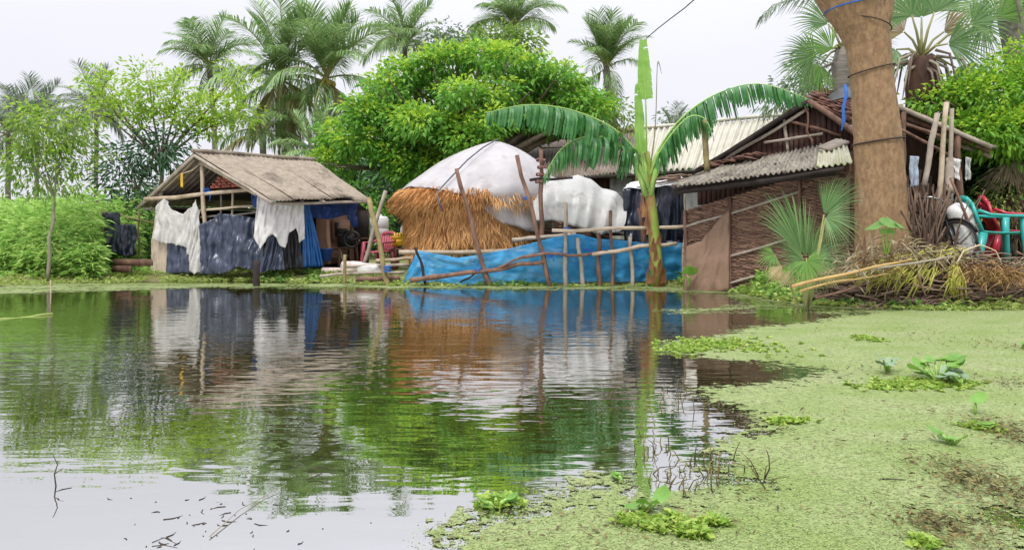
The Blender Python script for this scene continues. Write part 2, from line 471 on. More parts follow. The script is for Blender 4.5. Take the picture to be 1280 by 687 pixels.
big = ntex(1.2, (.7, 2.4, 1), 2); fine = ntex(3.6, (.8, 2.6, 1), 2); patch = ntex(.33, (.8, 1.2, 1), 2)
sep = N.new('ShaderNodeSeparateXYZ'); L.new(tc.outputs['Object'], sep.inputs[0])
def rings(cx, cy, k, reach):
    dx = math_('SUBTRACT', sep.outputs['X'], cx); dy = math_('SUBTRACT', sep.outputs['Y'], cy)
    r = math_('SQRT', math_('ADD', math_('MULTIPLY', dx, dx), math_('MULTIPLY', dy, dy)))
    wv = math_('SINE', math_('MULTIPLY', r, k))
    return math_('MULTIPLY', wv, math_('EXPONENT', math_('MULTIPLY', r, -1.0 / reach)))
pr = N.new('ShaderNodeMapRange'); pr.inputs['From Min'].default_value = .35; pr.inputs['From Max'].default_value = .7
pr.inputs['To Min'].default_value = .25; pr.inputs['To Max'].default_value = 1.0
L.new(patch.outputs['Fac'], pr.inputs[0])
# the open middle is ruffled, the sheltered water near the viewer's bank and under the far bank lies calmer
yr = N.new('ShaderNodeValToRGB'); yr.color_ramp.interpolation = 'EASE'
els = yr.color_ramp.elements
els[0].position = .12; els[0].color = (.10, .10, .10, 1); els[1].position = 1.0; els[1].color = (.30, .30, .30, 1)
for p_, v_ in ((.24, .55), (.36, 1.0), (.6, .9)):
    q = els.new(p_); q.color = (v_, v_, v_, 1)
L.new(math_('DIVIDE', sep.outputs['Y'], 15.0), yr.inputs[0])
h = math_('ADD', math_('MULTIPLY', big.outputs['Fac'], .0070), math_('MULTIPLY', fine.outputs['Fac'], .0065))
h = math_('MULTIPLY', h, pr.outputs[0])
h = math_('MULTIPLY', h, yr.outputs[0])
c1 = WP(330, 560); c2 = WP(470, 545)
h = math_('ADD', h, math_('MULTIPLY', rings(c1.x, c1.y, 55, .22), .0005))
h = math_('ADD', h, math_('MULTIPLY', rings(c2.x, c2.y + 1.2, 26, .9), .0007))
bp = N.new('ShaderNodeBump'); bp.inputs['Strength'].default_value = 1.0; bp.inputs['Distance'].default_value = 1.0
L.new(h, bp.inputs['Height'])
L.new(bp.outputs[0], gl.inputs['Normal'])
fr = N.new('ShaderNodeFresnel'); fr.inputs['IOR'].default_value = 3.0
L.new(bp.outputs[0], fr.inputs['Normal'])
mxs = N.new('ShaderNodeMixShader'); L.new(math_('MULTIPLY_ADD', fr.outputs[0], .30, .66), mxs.inputs[0]); L.new(df.outputs[0], mxs.inputs[1]); L.new(gl.outputs[0], mxs.inputs[2])
L.new(mxs.outputs[0], out.inputs[0])
o = MB().grid([[(-60, -12, 0), (-60, 24, 0)], [(60, -12, 0), (60, 24, 0)]]).build('water', mw, origin=(0, 0, 0)); o['kind'] = 'structure'

# ----------------------------------------------------------------- duckweed
def poly_sd(px, py, poly):
    P = np.asarray(poly, float); Q = np.roll(P, -1, axis=0)
    inside = np.zeros(px.shape, bool); dist = np.full(px.shape, 1e9)
    for (x0, y0), (x1, y1) in zip(P, Q):
        dx, dy = x1 - x0, y1 - y0
        t = np.clip(((px - x0) * dx + (py - y0) * dy) / (dx * dx + dy * dy + 1e-12), 0, 1)
        dist = np.minimum(dist, np.hypot(px - x0 - t * dx, py - y0 - t * dy))
        with np.errstate(divide='ignore', invalid='ignore'):
            c = ((y0 > py) != (y1 > py)) & (px < dx * (py - y0) / (dy if dy else 1e-12) + x0)
        inside ^= c
    return np.where(inside, dist, -dist)


DWA = [(540, 800), (560, 700), (572, 665), (620, 648), (665, 634), (732, 608), (784, 600), (815, 626), (846, 626), (892, 606), (911, 573), (915, 552), (952, 530), (938, 516),
       (880, 497), (905, 484), (960, 480), (1030, 474), (1020, 462), (940, 452), (892, 446), (838, 441), (845, 427), (900, 420), (930, 411), (1000, 404), (1060, 394), (1100, 388), (1500, 386), (2600, 390), (2600, 800)]
DWB = [(-300, 380), (0, 368), (100, 364), (240, 360), (330, 359), (420, 359), (500, 360), (620, 361), (700, 361), (830, 364), (900, 368), (985, 380), (1060, 394), (1100, 386), (1000, 372), (900, 352), (500, 350), (300, 348), (0, 352)]
DWC = [(826, 388), (870, 386), (960, 379), (1000, 380), (930, 388), (850, 393)]
polys = [[tuple(WP(*q)[:2]) for q in P_] for P_ in (DWA, DWB, DWC)]
HOLES = [(1285, 655, 34, .10), (1010, 470, 20, .12), (1150, 437, 20, .05)]


def duck_density(x, y):
    d = poly_sd(x, y, polys[0])
    d = np.maximum(d, np.minimum(poly_sd(x, y, polys[1]), .30) * .35 - .03)
    d = np.maximum(d, poly_sd(x, y, polys[2]) * .5 - .06)
    h_ = WP(1285, 655)
    d = np.minimum(d, np.hypot(x - h_.x, y - h_.y) - .16)
    return d


st = .05
xs = np.arange(-9.5, 9.0, st); ys = np.arange(1.9, 14.4, st)
X, Y = np.meshgrid(xs, ys, indexing='ij')
D = duck_density(X, Y)
nn = np.array([[nz(a * 2.2, b * 4.0, 7) * .5 + nz(a * 6, b * 9, 2) * .3 for b in ys] for a in xs])
D = D + nn * .24
keep = (D[:-1, :-1] > -.12) | (D[1:, 1:] > -.12)
idx = np.arange(X.size).reshape(X.shape)
q = np.stack([idx[:-1, :-1], idx[1:, :-1], idx[1:, 1:], idx[:-1, 1:]], -1)[keep]
used = np.unique(q); remap = np.full(X.size, -1); remap[used] = np.arange(len(used))
vv = np.stack([X, Y, np.full_like(X, .004)], -1).reshape(-1, 3)[used]
md = bpy.data.materials.new('duckweed'); md.use_nodes = True
nt = md.node_tree; N = nt.nodes; L = nt.links
for n in list(N): N.remove(n)
out = N.new('ShaderNodeOutputMaterial'); b = N.new('ShaderNodeBsdfPrincipled'); b.inputs['Roughness'].default_value = .7; b.inputs['Specular IOR Level'].default_value = .25
tc = N.new('ShaderNodeTexCoord')
vo = N.new('ShaderNodeTexVoronoi'); vo.inputs['Scale'].default_value = 95; L.new(tc.outputs['Object'], vo.inputs['Vector'])
n1 = ntex(1.6, (1, 1.6, 1), 6); n2 = ntex(14, (1, 1, 1), 6); n3 = ntex(38, (.7, 1.3, 1), 5)
sepc = N.new('ShaderNodeSeparateColor'); L.new(vo.outputs['Color'], sepc.inputs[0])
r1 = N.new('ShaderNodeValToRGB'); r1.color_ramp.elements[0].color = (.145, .195, .065, 1); r1.color_ramp.elements[1].color = (.25, .30, .12, 1)
L.new(sepc.outputs[0], r1.inputs[0])
r2 = N.new('ShaderNodeValToRGB'); r2.color_ramp.elements[0].position = .36; r2.color_ramp.elements[0].color = (.78, .84, .62, 1); r2.color_ramp.elements[1].position = .66; r2.color_ramp.elements[1].color = (1.1, 1.06, 1.2, 1)
L.new(n1.outputs['Fac'], r2.inputs[0])
mul = N.new('ShaderNodeMix'); mul.data_type = 'RGBA'; mul.blend_type = 'MULTIPLY'; mul.inputs['Factor'].default_value = 1
L.new(r1.outputs[0], mul.inputs['A']); L.new(r2.outputs[0], mul.inputs['B'])
r3 = N.new('ShaderNodeValToRGB'); r3.color_ramp.elements[0].position = .575; r3.color_ramp.elements[1].position = .64
nsum = math_('ADD', math_('MULTIPLY', n1.outputs['Fac'], .25), math_('MULTIPLY', n3.outputs['Fac'], .80))
L.new(nsum, r3.inputs[0])
mx2 = N.new('ShaderNodeMix'); mx2.data_type = 'RGBA'; L.new(math_('MULTIPLY', r3.outputs[0], .75), mx2.inputs['Factor']); L.new(mul.outputs['Result'], mx2.inputs['A']); mx2.inputs['B'].default_value = (.10, .085, .035, 1)
L.new(mx2.outputs['Result'], b.inputs['Base Color'])
bp = N.new('ShaderNodeBump'); bp.inputs['Strength'].default_value = .5; bp.inputs['Distance'].default_value = .006
L.new(vo.outputs['Distance'], bp.inputs['Height']); L.new(bp.outputs[0], b.inputs['Normal'])
at = N.new('ShaderNodeAttribute'); at.attribute_name = 'cover'
hole = math_('ADD', math_('ADD', math_('MULTIPLY', math_('SUBTRACT', n2.outputs['Fac'], .5), .85), math_('MULTIPLY', math_('SUBTRACT', n3.outputs['Fac'], .5), .60)), math_('MULTIPLY', math_('SUBTRACT', n1.outputs['Fac'], .5), .55))
fac = math_('GREATER_THAN', math_('ADD', at.outputs['Fac'], hole), 0.0)
tr = N.new('ShaderNodeBsdfTransparent'); mxs = N.new('ShaderNodeMixShader'); L.new(fac, mxs.inputs[0]); L.new(tr.outputs[0], mxs.inputs[1]); L.new(b.outputs[0], mxs.inputs[2])
L.new(mxs.outputs[0], out.inputs[0])
m_flake = mat('duckweed fronds', (.18, .235, .075), (.265, .315, .12), island=True, rough=.6)
rngd = np.random.default_rng(7)
n = 80000
yy = 1 / (1 / 2.05 - rngd.random(n) * (1 / 2.05 - 1 / 9.0)); xx = rngd.uniform(-.4, .75, n) * yy
ddn = duck_density(xx, yy) + rngd.normal(size=n) * .05
kk = ddn > -.06
yy = yy[kk]; xx = xx[kk]; n = len(xx)
an = rngd.uniform(0, 2 * PI, n)
mbd = MB().add(vv, remap[q])
mbd.leaves(np.stack([xx, yy, rngd.uniform(.004, .009, n)], 1), np.stack([np.cos(an), np.sin(an), rngd.uniform(-.08, .25, n)], 1), rngd.uniform(.004, .010, n), rngd.uniform(.003, .007, n), rngd, fold=.1, droop=0, m=1)
o = mbd.build('duckweed', [md, m_flake], origin=(0, 0, 0))
cov = np.ones(len(o.data.vertices), dtype=np.float32); cov[:len(used)] = np.clip(D.reshape(-1)[used], -.3, .34)
a = o.data.attributes.new('cover', 'FLOAT', 'POINT'); a.data.foreach_set('value', cov)
tag(o, 'pale green duckweed film covering the right side of the pond', 'duckweed', kind='stuff')

rng = np.random.default_rng(11)
# rotting leaf bits lying on the duckweed
def debris(blobs):
    mb = MB()
    for (px, py, rx, ry, n) in blobs:
        n = int(n * 1.7); c = WP(px, py); e = WP(px, py + ry); f = WP(px + rx, py)
        sx_ = abs(f.x - c.x); sy_ = abs(e.y - c.y)
        p = np.stack([c.x + rng.normal(size=n) * sx_ * .55, c.y + rng.normal(size=n) * sy_ * .7, rng.uniform(.006, .016, n)], 1)
        a_ = rng.uniform(0, 2 * PI, n)
        d_ = np.stack([np.cos(a_), np.sin(a_), rng.uniform(-.05, .5, n)], 1)
        mb.leaves(p, d_, rng.uniform(.012, .055, n) , rng.uniform(.003, .011, n), rng, droop=0)
    return mb
o = debris([(1235, 610, 60, 40, 600), (1275, 545, 45, 22, 450), (1180, 660, 60, 25, 250), (1260, 480, 40, 12, 120), (1100, 470, 120, 20, 90), (1000, 540, 180, 40, 60), (1150, 420, 150, 15, 120),
            (960, 440, 60, 12, 60), (1265, 435, 30, 8, 80), (800, 660, 150, 20, 60), (900, 600, 60, 40, 60)]).build('floating_debris', m_debris)
tag(o, 'brown rotting plant bits scattered over the duckweed', 'plant debris', kind='stuff')


# ----------------------------------------------------------------- plants: leaf clouds
def lobe(px, py, rx, ry, d, dep=None):
    k = d / F
    return (V(px, py, d), (rx * k, (dep if dep is not None else (rx + ry) / 2 * k), ry * k))


def crown(mb, lobes, rng, clumps, per, L, W, rc, out_bias=.7, droop=-.45, m_old=0, m_young=None, young=.25, shell=(.72, 1.04), mdroop=.25):
    ar = np.array([(r[0] * r[1] + r[0] * r[2] + r[1] * r[2]) for c, r in lobes]); ar = ar / ar.sum()
    for c, r in [lobes[i] for i in ()]: pass
    pick = rng.choice(len(lobes), clumps, p=ar)
    cs = np.array([tuple(lobes[i][0]) for i in pick]); rs = np.array([lobes[i][1] for i in pick])
    u = norm(rng.normal(size=(clumps, 3)))
    rad = rng.uniform(shell[0], shell[1], (clumps, 1)) * (1 + .10 * rng.normal(size=(clumps, 1)))
    cen = cs + u * rs * rad
    outv = norm(u / rs)
    cp = np.repeat(cen, per, 0); co = np.repeat(outv, per, 0)
    n = len(cp)
    off = rng.normal(size=(n, 3)) * rc * np.array([1, 1, .6])
    p = cp + off
    d = co * out_bias + norm(off + 1e-6) * .8 + rng.normal(size=(n, 3)) * .25 + np.array([0, 0, droop])
    LL = L * rng.uniform(.65, 1.25, n); WW = W * rng.uniform(.7, 1.2, n)
    if m_young is None:
        mb.leaves(p, d, LL, WW, rng, droop=mdroop, m=m_old)
    else:
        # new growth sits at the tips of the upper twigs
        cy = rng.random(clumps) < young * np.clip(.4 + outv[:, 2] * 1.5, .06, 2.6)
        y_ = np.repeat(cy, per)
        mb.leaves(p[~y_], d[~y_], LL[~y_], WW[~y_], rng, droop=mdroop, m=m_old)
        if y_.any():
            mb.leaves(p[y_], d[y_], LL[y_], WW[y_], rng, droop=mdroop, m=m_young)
    return mb


def limbs(base, lobes, r0, mat_, parent, rng, name='trunk', fork=None, seed=0):
    """a trunk with limbs reaching into each lobe of the crown"""
    mb = MB()
    base = Vector(base)
    cen = sum((Vector(l[0]) for l in lobes), Vector()) / len(lobes)
    fk = Vector(fork) if fork is not None else base.lerp(cen, .5)
    mb.pole(base, fk, r0, r0 * .72, .04, seed, n=9, seg=8)
    for i, l in enumerate(lobes):
        tip = Vector(l[0])
        mid = fk.lerp(tip, .5) + Vector((rng.normal() * .1, rng.normal() * .1, .12))
        pts = [fk, fk.lerp(mid, .5) + Vector((0, 0, .05)), mid, mid.lerp(tip, .5), tip]
        mb.tube(pts, [r0 * .55, r0 * .46, r0 * .36, r0 * .22, r0 * .08], n=6, wob=.2, seed=i + seed)
        for j in range(3):
            t2 = tip + Vector(rng.normal(size=3) * np.array(l[1]) * .6)
            mb.tube([mid.lerp(tip, .2 + .2 * j), mid.lerp(t2, .6), t2], [r0 * .2, r0 * .12, r0 * .04], n=5)
    return mb.build(name, mat_, parent)


def tree(name, label, cat, base, lobes, r0, leafs, clumps, per, L, W, rc, bark=m_limb, fork=None, group=None, seed=1, **kw):
    rng = np.random.default_rng(seed)
    t = thing(name, label, cat, base, group)
    limbs(base, lobes, r0, bark, t, rng, fork=fork, seed=seed)
    mb = MB()
    crown(mb, lobes, rng, clumps, per, L, W, rc, **kw)
    mb.build('crown', leafs, t)
    return t


# the big bright green tree behind the haystack
D0 = 22.0
rngl = np.random.default_rng(200)
outline = [(415, 195), (430, 160), (455, 130), (480, 105), (505, 85), (535, 72), (565, 66), (600, 62), (635, 66), (670, 78), (700, 92), (722, 112), (736, 128)]
big = [lobe(x_, y_ + 10, 27, 21, D0 + rngl.uniform(-.5, .8), .8) for x_, y_ in outline]
for k_ in range(34):
    x_ = rngl.uniform(432, 735); t_ = np.interp(x_, [p_[0] for p_ in outline], [p_[1] for p_ in outline])
    y_ = t_ + 25 + rngl.random() * (212 - t_); q_ = math.sin(PI * np.clip((x_ - 405) / 345, 0, 1))
    if x_ > 625: y_ = min(y_, 150)
    big.append(lobe(x_, min(y_, 236), rngl.uniform(20, 36), rngl.uniform(15, 24), D0 - (2.2 if x_ < 625 else -1.0) * q_ * rngl.uniform(.3, 1) * math.sin(PI * min(1, (y_ - t_ + 12) / 190)), rngl.uniform(.5, .9)))
big.append(lobe(550, 155, 85, 52, D0 + .8, 1.3))
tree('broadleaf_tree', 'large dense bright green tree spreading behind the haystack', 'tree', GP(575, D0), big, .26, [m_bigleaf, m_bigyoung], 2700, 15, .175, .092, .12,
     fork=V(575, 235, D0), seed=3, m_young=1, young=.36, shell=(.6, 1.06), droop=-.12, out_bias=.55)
# small pale tree by the left edge
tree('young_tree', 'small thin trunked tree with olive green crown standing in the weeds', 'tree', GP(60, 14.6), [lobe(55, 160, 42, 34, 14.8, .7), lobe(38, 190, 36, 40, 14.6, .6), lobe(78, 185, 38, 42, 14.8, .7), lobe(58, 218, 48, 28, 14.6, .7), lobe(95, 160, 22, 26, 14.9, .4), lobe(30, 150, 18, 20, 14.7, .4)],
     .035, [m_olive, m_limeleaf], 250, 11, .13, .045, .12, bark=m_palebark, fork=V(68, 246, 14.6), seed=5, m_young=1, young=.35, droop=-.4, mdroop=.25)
# the loose lime tree behind the left hut
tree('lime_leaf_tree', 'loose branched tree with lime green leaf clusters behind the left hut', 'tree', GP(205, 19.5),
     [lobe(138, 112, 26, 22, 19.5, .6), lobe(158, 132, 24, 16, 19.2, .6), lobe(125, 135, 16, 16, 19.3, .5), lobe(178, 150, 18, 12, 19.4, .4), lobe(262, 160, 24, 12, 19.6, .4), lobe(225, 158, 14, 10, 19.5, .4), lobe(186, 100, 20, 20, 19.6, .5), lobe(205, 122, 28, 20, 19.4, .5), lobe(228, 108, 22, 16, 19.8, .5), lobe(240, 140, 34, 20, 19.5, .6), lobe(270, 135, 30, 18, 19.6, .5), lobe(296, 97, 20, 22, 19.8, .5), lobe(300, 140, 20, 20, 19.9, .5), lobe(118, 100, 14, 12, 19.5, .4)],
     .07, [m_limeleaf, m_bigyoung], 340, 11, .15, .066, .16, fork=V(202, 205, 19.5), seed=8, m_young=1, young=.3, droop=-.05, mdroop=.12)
tree('dark_leaf_tree', 'dark glossy leaved sapling beside the left hut roof', 'tree', GP(168, 18.2), [lobe(165, 200, 34, 20, 18.2, .6), lobe(150, 225, 26, 24, 18, .5), lobe(195, 190, 34, 20, 18.5, .6), lobe(170, 240, 26, 20, 18, .5), lobe(215, 175, 26, 14, 18.7, .4)],
     .05, m_darkleaf, 130, 9, .19, .06, .17, fork=V(172, 240, 18.2), seed=9, droop=-.3)
# right-hand tree
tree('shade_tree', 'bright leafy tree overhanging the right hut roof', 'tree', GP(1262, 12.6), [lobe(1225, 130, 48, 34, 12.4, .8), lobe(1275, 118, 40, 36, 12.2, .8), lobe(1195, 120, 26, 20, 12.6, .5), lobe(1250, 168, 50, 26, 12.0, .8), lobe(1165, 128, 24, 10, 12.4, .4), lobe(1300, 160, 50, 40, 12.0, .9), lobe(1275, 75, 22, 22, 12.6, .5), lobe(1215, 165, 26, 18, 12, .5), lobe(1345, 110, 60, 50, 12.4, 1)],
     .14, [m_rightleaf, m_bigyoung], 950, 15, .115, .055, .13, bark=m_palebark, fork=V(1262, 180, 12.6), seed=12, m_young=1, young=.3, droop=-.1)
tree('vine_covered_tree', 'dull olive creeper covered treetop rising over the bright crown', 'tree', GP(622, 30), [lobe(625, 52, 28, 16, 30, .8), lobe(600, 62, 24, 14, 30, .7), lobe(650, 60, 22, 16, 30, .7)], .14, [m_olive], 130, 12, .25, .10, .24, seed=14)
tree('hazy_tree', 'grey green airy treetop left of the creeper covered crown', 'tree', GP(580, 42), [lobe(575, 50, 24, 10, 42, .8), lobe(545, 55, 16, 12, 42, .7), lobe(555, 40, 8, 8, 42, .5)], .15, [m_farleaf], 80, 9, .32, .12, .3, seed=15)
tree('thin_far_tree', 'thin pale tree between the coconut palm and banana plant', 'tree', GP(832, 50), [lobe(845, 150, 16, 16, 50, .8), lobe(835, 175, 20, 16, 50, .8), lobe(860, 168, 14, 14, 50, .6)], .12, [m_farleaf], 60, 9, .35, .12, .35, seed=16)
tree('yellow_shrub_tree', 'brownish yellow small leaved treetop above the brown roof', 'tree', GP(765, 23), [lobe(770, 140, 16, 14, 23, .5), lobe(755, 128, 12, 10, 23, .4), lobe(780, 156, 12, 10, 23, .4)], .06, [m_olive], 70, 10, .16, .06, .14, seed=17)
tree('pale_tree', 'pale green small tree glimpsed beyond the dark gable roof', 'tree', GP(1000, 22), [lobe(1000, 112, 30, 16, 22, .8), lobe(975, 125, 24, 14, 22, .6), lobe(1035, 105, 30, 20, 22, .8), lobe(1010, 85, 18, 14, 22, .5)], .07, [m_farleaf], 130, 10, .2, .07, .2, seed=18)  # shares the pale far leaf colour

# shrubs between the huts
def shrub(label, px, d, py, rx, ry, leafs, seed, clumps=110, L=.16, W=.06, name='shrub'):
    rng = np.random.default_rng(seed)
    b_ = GP(px, d)
    t = thing(name, label, 'shrub', b_, 'shrubs behind the huts')
    mb = MB()
    lb = [lobe(px, py, rx, ry, d, rx * d / F * .8), lobe(px - rx * .5, py + ry * .4, rx * .6, ry * .7, d), lobe(px + rx * .5, py + ry * .4, rx * .6, ry * .7, d)]
    crown(mb, lb, rng, clumps, 10, L, W, .16)
    mb.build('foliage', leafs, t)
    s = MB()
    for i in range(6):
        s.tube([b_ + Vector((rng.normal() * .1, rng.normal() * .1, 0)), V(px + rng.normal() * rx * .5, py, d)], [.02, .006], n=5)
    s.build('stem', m_limb, t)
    return t
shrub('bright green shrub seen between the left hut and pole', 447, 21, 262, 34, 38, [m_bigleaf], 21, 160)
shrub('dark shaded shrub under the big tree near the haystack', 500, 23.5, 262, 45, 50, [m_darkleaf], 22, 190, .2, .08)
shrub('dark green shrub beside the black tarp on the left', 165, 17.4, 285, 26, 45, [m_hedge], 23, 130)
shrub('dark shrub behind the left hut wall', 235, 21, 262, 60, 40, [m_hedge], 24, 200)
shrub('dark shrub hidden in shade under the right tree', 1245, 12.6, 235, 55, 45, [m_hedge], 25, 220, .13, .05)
shrub('yellowish weed bush beside the straw bundle at the right edge', 1247, 12.0, 250, 12, 26, [m_weed], 26, 50, .09, .03)

# tree line closing the view behind the huts, one far mass
rng = np.random.default_rng(31)
mb = MB()
lb = []
for i in range(46):
    px = -260 + i * 42 + rng.uniform(-14, 14)
    d = rng.uniform(48, 62)
    top = (246 if px < 130 else 228) + rng.uniform(-10, 10) if px < 380 else 175 + rng.uniform(-12, 25)
    if px > 1250: top = 190
    lb.append(lobe(px, (top + 292) / 2, 34, (292 - top) / 2 + 3, d, 2.5))
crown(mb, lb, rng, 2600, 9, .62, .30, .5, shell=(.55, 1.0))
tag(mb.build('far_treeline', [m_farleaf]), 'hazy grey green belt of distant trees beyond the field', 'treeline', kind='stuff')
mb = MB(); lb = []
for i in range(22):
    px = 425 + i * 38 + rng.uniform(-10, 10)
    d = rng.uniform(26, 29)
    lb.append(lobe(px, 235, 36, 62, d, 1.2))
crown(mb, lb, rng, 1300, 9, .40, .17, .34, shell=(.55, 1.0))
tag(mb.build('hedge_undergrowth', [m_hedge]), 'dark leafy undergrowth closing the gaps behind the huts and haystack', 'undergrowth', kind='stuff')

# field of feathery green weeds on the left
rng = np.random.default_rng(33)
mb = MB()
n = 6500
d = 14.9 + rng.random(n) ** 1.4 * 17
px = rng.uniform(-330, 205, n)
okk = ~((px > 120) & (d < 16.4)) & ~((px > 170) & (d < 19))
d = d[okk]; px = px[okk]; n = len(d)
x = (px - 640) * d / F
hh = np.array([1.42 + .22 * nz(a * .6, b * .6) + .2 * nz(a * 2, b * 2, 3) for a, b in zip(x, d)]) * np.clip((d - 14.2) / 2.0, .35, 1) * rng.uniform(.62, 1.22, n)
K = 24
for sidx in range(2):
    t = rng.random((n, K)) ** .7
    zz_ = t * hh[:, None]
    g0 = ground(x, d)[:, None]
    ang = rng.uniform(0, 2 * PI, (n, K))
    rr = .05 + .16 * rng.random((n, K))
    P_ = np.stack([x[:, None] + np.cos(ang) * rr, d[:, None] + np.sin(ang) * rr, g0 + zz_], -1).reshape(-1, 3)
    Dv = np.stack([np.cos(ang), np.sin(ang), rng.uniform(-.2, .5, (n, K))], -1).reshape(-1, 3)
    mb.leaves(P_, Dv, rng.uniform(.10, .24, n * K), rng.uniform(.02, .05, n * K), rng, droop=.25)
tag(mb.build('weed_field', [m_field]), 'tall feathery bright green weeds filling the left bank', 'weeds', kind='stuff')

# weeds and creepers along the water's edge
rng = np.random.default_rng(35)
mb = MB()
def weeds(x0, x1, dlo, dhi, n, hgt, leafL, leafW, m, per=9, z0=None):
    px = rng.uniform(x0, x1, n); e = np.interp(px, EPX, EDD)
    d = e + rng.uniform(dlo, dhi, n)
    cl_ = np.array([nz(a * .05, b * 1.5, 5) for a, b in zip(px, d)])
    kk = cl_ > rng.uniform(-.45, .25, n)
    px = px[kk]; d = d[kk]; n = len(d)
    if n == 0: return
    x = (px - 640) * d / F
    g0 = np.maximum(ground(x, d), 0.0)
    ang = rng.uniform(0, 2 * PI, (n, per)); t = rng.random((n, per))
    hh = (hgt * rng.uniform(.35, 1.2, n))[:, None]
    P_ = np.stack([x[:, None] + np.cos(ang) * .03, d[:, None] + np.sin(ang) * .03, g0[:, None] + hh * t * .6], -1).reshape(-1, 3)
    Dv = np.stack([np.cos(ang), np.sin(ang), rng.uniform(.0, 1.1, (n, per))], -1).reshape(-1, 3)
    mb.leaves(P_, Dv, leafL * rng.uniform(.6, 1.3, n * per), leafW * rng.uniform(.6, 1.3, n * per), rng, droop=.3, m=m)
weeds(-150, 300, -.25, 1.6, 1500, .10, .09, .028, 0)
weeds(-150, 195, .4, 2.6, 900, .22, .12, .035, 1)
weeds(300, 500, -.3, 1.3, 520, .10, .10, .04, 0)
weeds(330, 400, -.2, .6, 90, .14, .11, .07, 2)
weeds(500, 860, -.25, .3, 320, .06, .07, .03, 0)
weeds(600, 700, -.12, .2, 60, .13, .10, .06, 2)
weeds(850, 1000, .0, .9, 420, .16, .12, .06, 1)
weeds(850, 1010, -.2, .5, 300, .10, .10, .05, 0)
weeds(940, 1100, -.22, .35, 190, .09, .09, .04, 0)
weeds(1100, 1300, -.25, .05, 130, .06, .08, .03, 0)
weeds(1290, 1800, .0, 2.6, 900, .16, .12, .04, 1)
weeds(1290, 1800, -.2, 1.2, 500, .10, .10, .04, 0)
weeds(960, 1200, -.12, .2, 60, .12, .10, .08, 2)
weeds(1180, 1290, -.1, .5, 90, .2, .14, .03, 0)
tag(mb.build('bank_weeds', [m_weed, m_field, m_weedb]), 'low yellow green weeds and creepers along the pond edge', 'weeds', kind='stuff')

# ----------------------------------------------------------------- coconut palms
def frond_mesh(L_, pitch, droop, hang, seed, m=0, nl=48, ll=1.0, wid=.05):
    rng = np.random.default_rng(seed)
    mb = MB(); pts = []; tang = []
    p = np.zeros(3); seg = 20
    for i in range(seg + 1):
        s = i / seg
        a = pitch - droop * s ** 1.35
        t = np.array([math.cos(a), 0.04 * math.sin(3 * s + seed), math.sin(a)]); t /= np.linalg.norm(t)
        pts.append(p.copy()); tang.append(t); p = p + t * L_ / seg
    mb.tube(pts, [.045 * (1 - .85 * i / seg) for i in range(seg + 1)], n=5, m=1)
    pts = np.array(pts); tang = np.array(tang)
    vs = []; tri = []; quad = []; k = 0
    for i in range(nl):
        s = .16 + .84 * (i + .5) / nl
        f = s * seg; i0 = min(int(f), seg - 1); w_ = f - i0
        b = pts[i0] * (1 - w_) + pts[i0 + 1] * w_; t = tang[i0]
        nrm = np.array([-t[2], 0, t[0]])
        l = ll * (.55 + .75 * math.sin(PI * min(1, .12 + s * .86))) * rng.uniform(.85, 1.1)
        for sd in (-1, 1):
            d0 = np.array([0, sd, 0]) * .85 + t * (.45 + .5 * s) + nrm * .25 + np.array([0, 0, -hang * .5])
            d0 += rng.normal(size=3) * .09; d0 /= np.linalg.norm(d0)
            d1 = d0 + np.array([0, 0, -hang * 1.5]); d1 /= np.linalg.norm(d1)
            wv = np.cross(d0, np.array([0, sd * .3, 1.0])); wv /= max(np.linalg.norm(wv), 1e-6)
            a_ = b; c_ = b + d0 * l * .5; e_ = c_ + d1 * l * .5
            vs += [a_ - wv * wid * .35, a_ + wv * wid * .35, c_ - wv * wid * .5, c_ + wv * wid * .5, e_]
            quad.append((k, k + 1, k + 3, k + 2)); tri.append((k + 2, k + 3, k + 4)); k += 5
    mb.add(vs, quad + tri, 0)
    return mb


FR = {}
def frond_data(kind, far, dry):
    key = (kind, far, dry)
    if key not in FR:
        pitch, droop, hang, ln = {0: (1.38, .5, .12, 1.05), 1: (1.1, 1.0, .3, 1.08), 2: (.75, 1.45, .55, 1.05), 3: (.3, 1.5, .9, 1.0), 4: (-.3, 1.1, 1.1, .95), 5: (-.9, .6, 1.1, .95)}[kind]
        mb = frond_mesh(3.0 * ln, pitch, droop, hang, 40 + kind)
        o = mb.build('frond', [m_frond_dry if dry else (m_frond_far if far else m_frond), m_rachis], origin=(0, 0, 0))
        FR[key] = o.data
        bpy.data.objects.remove(o)
    return FR[key]


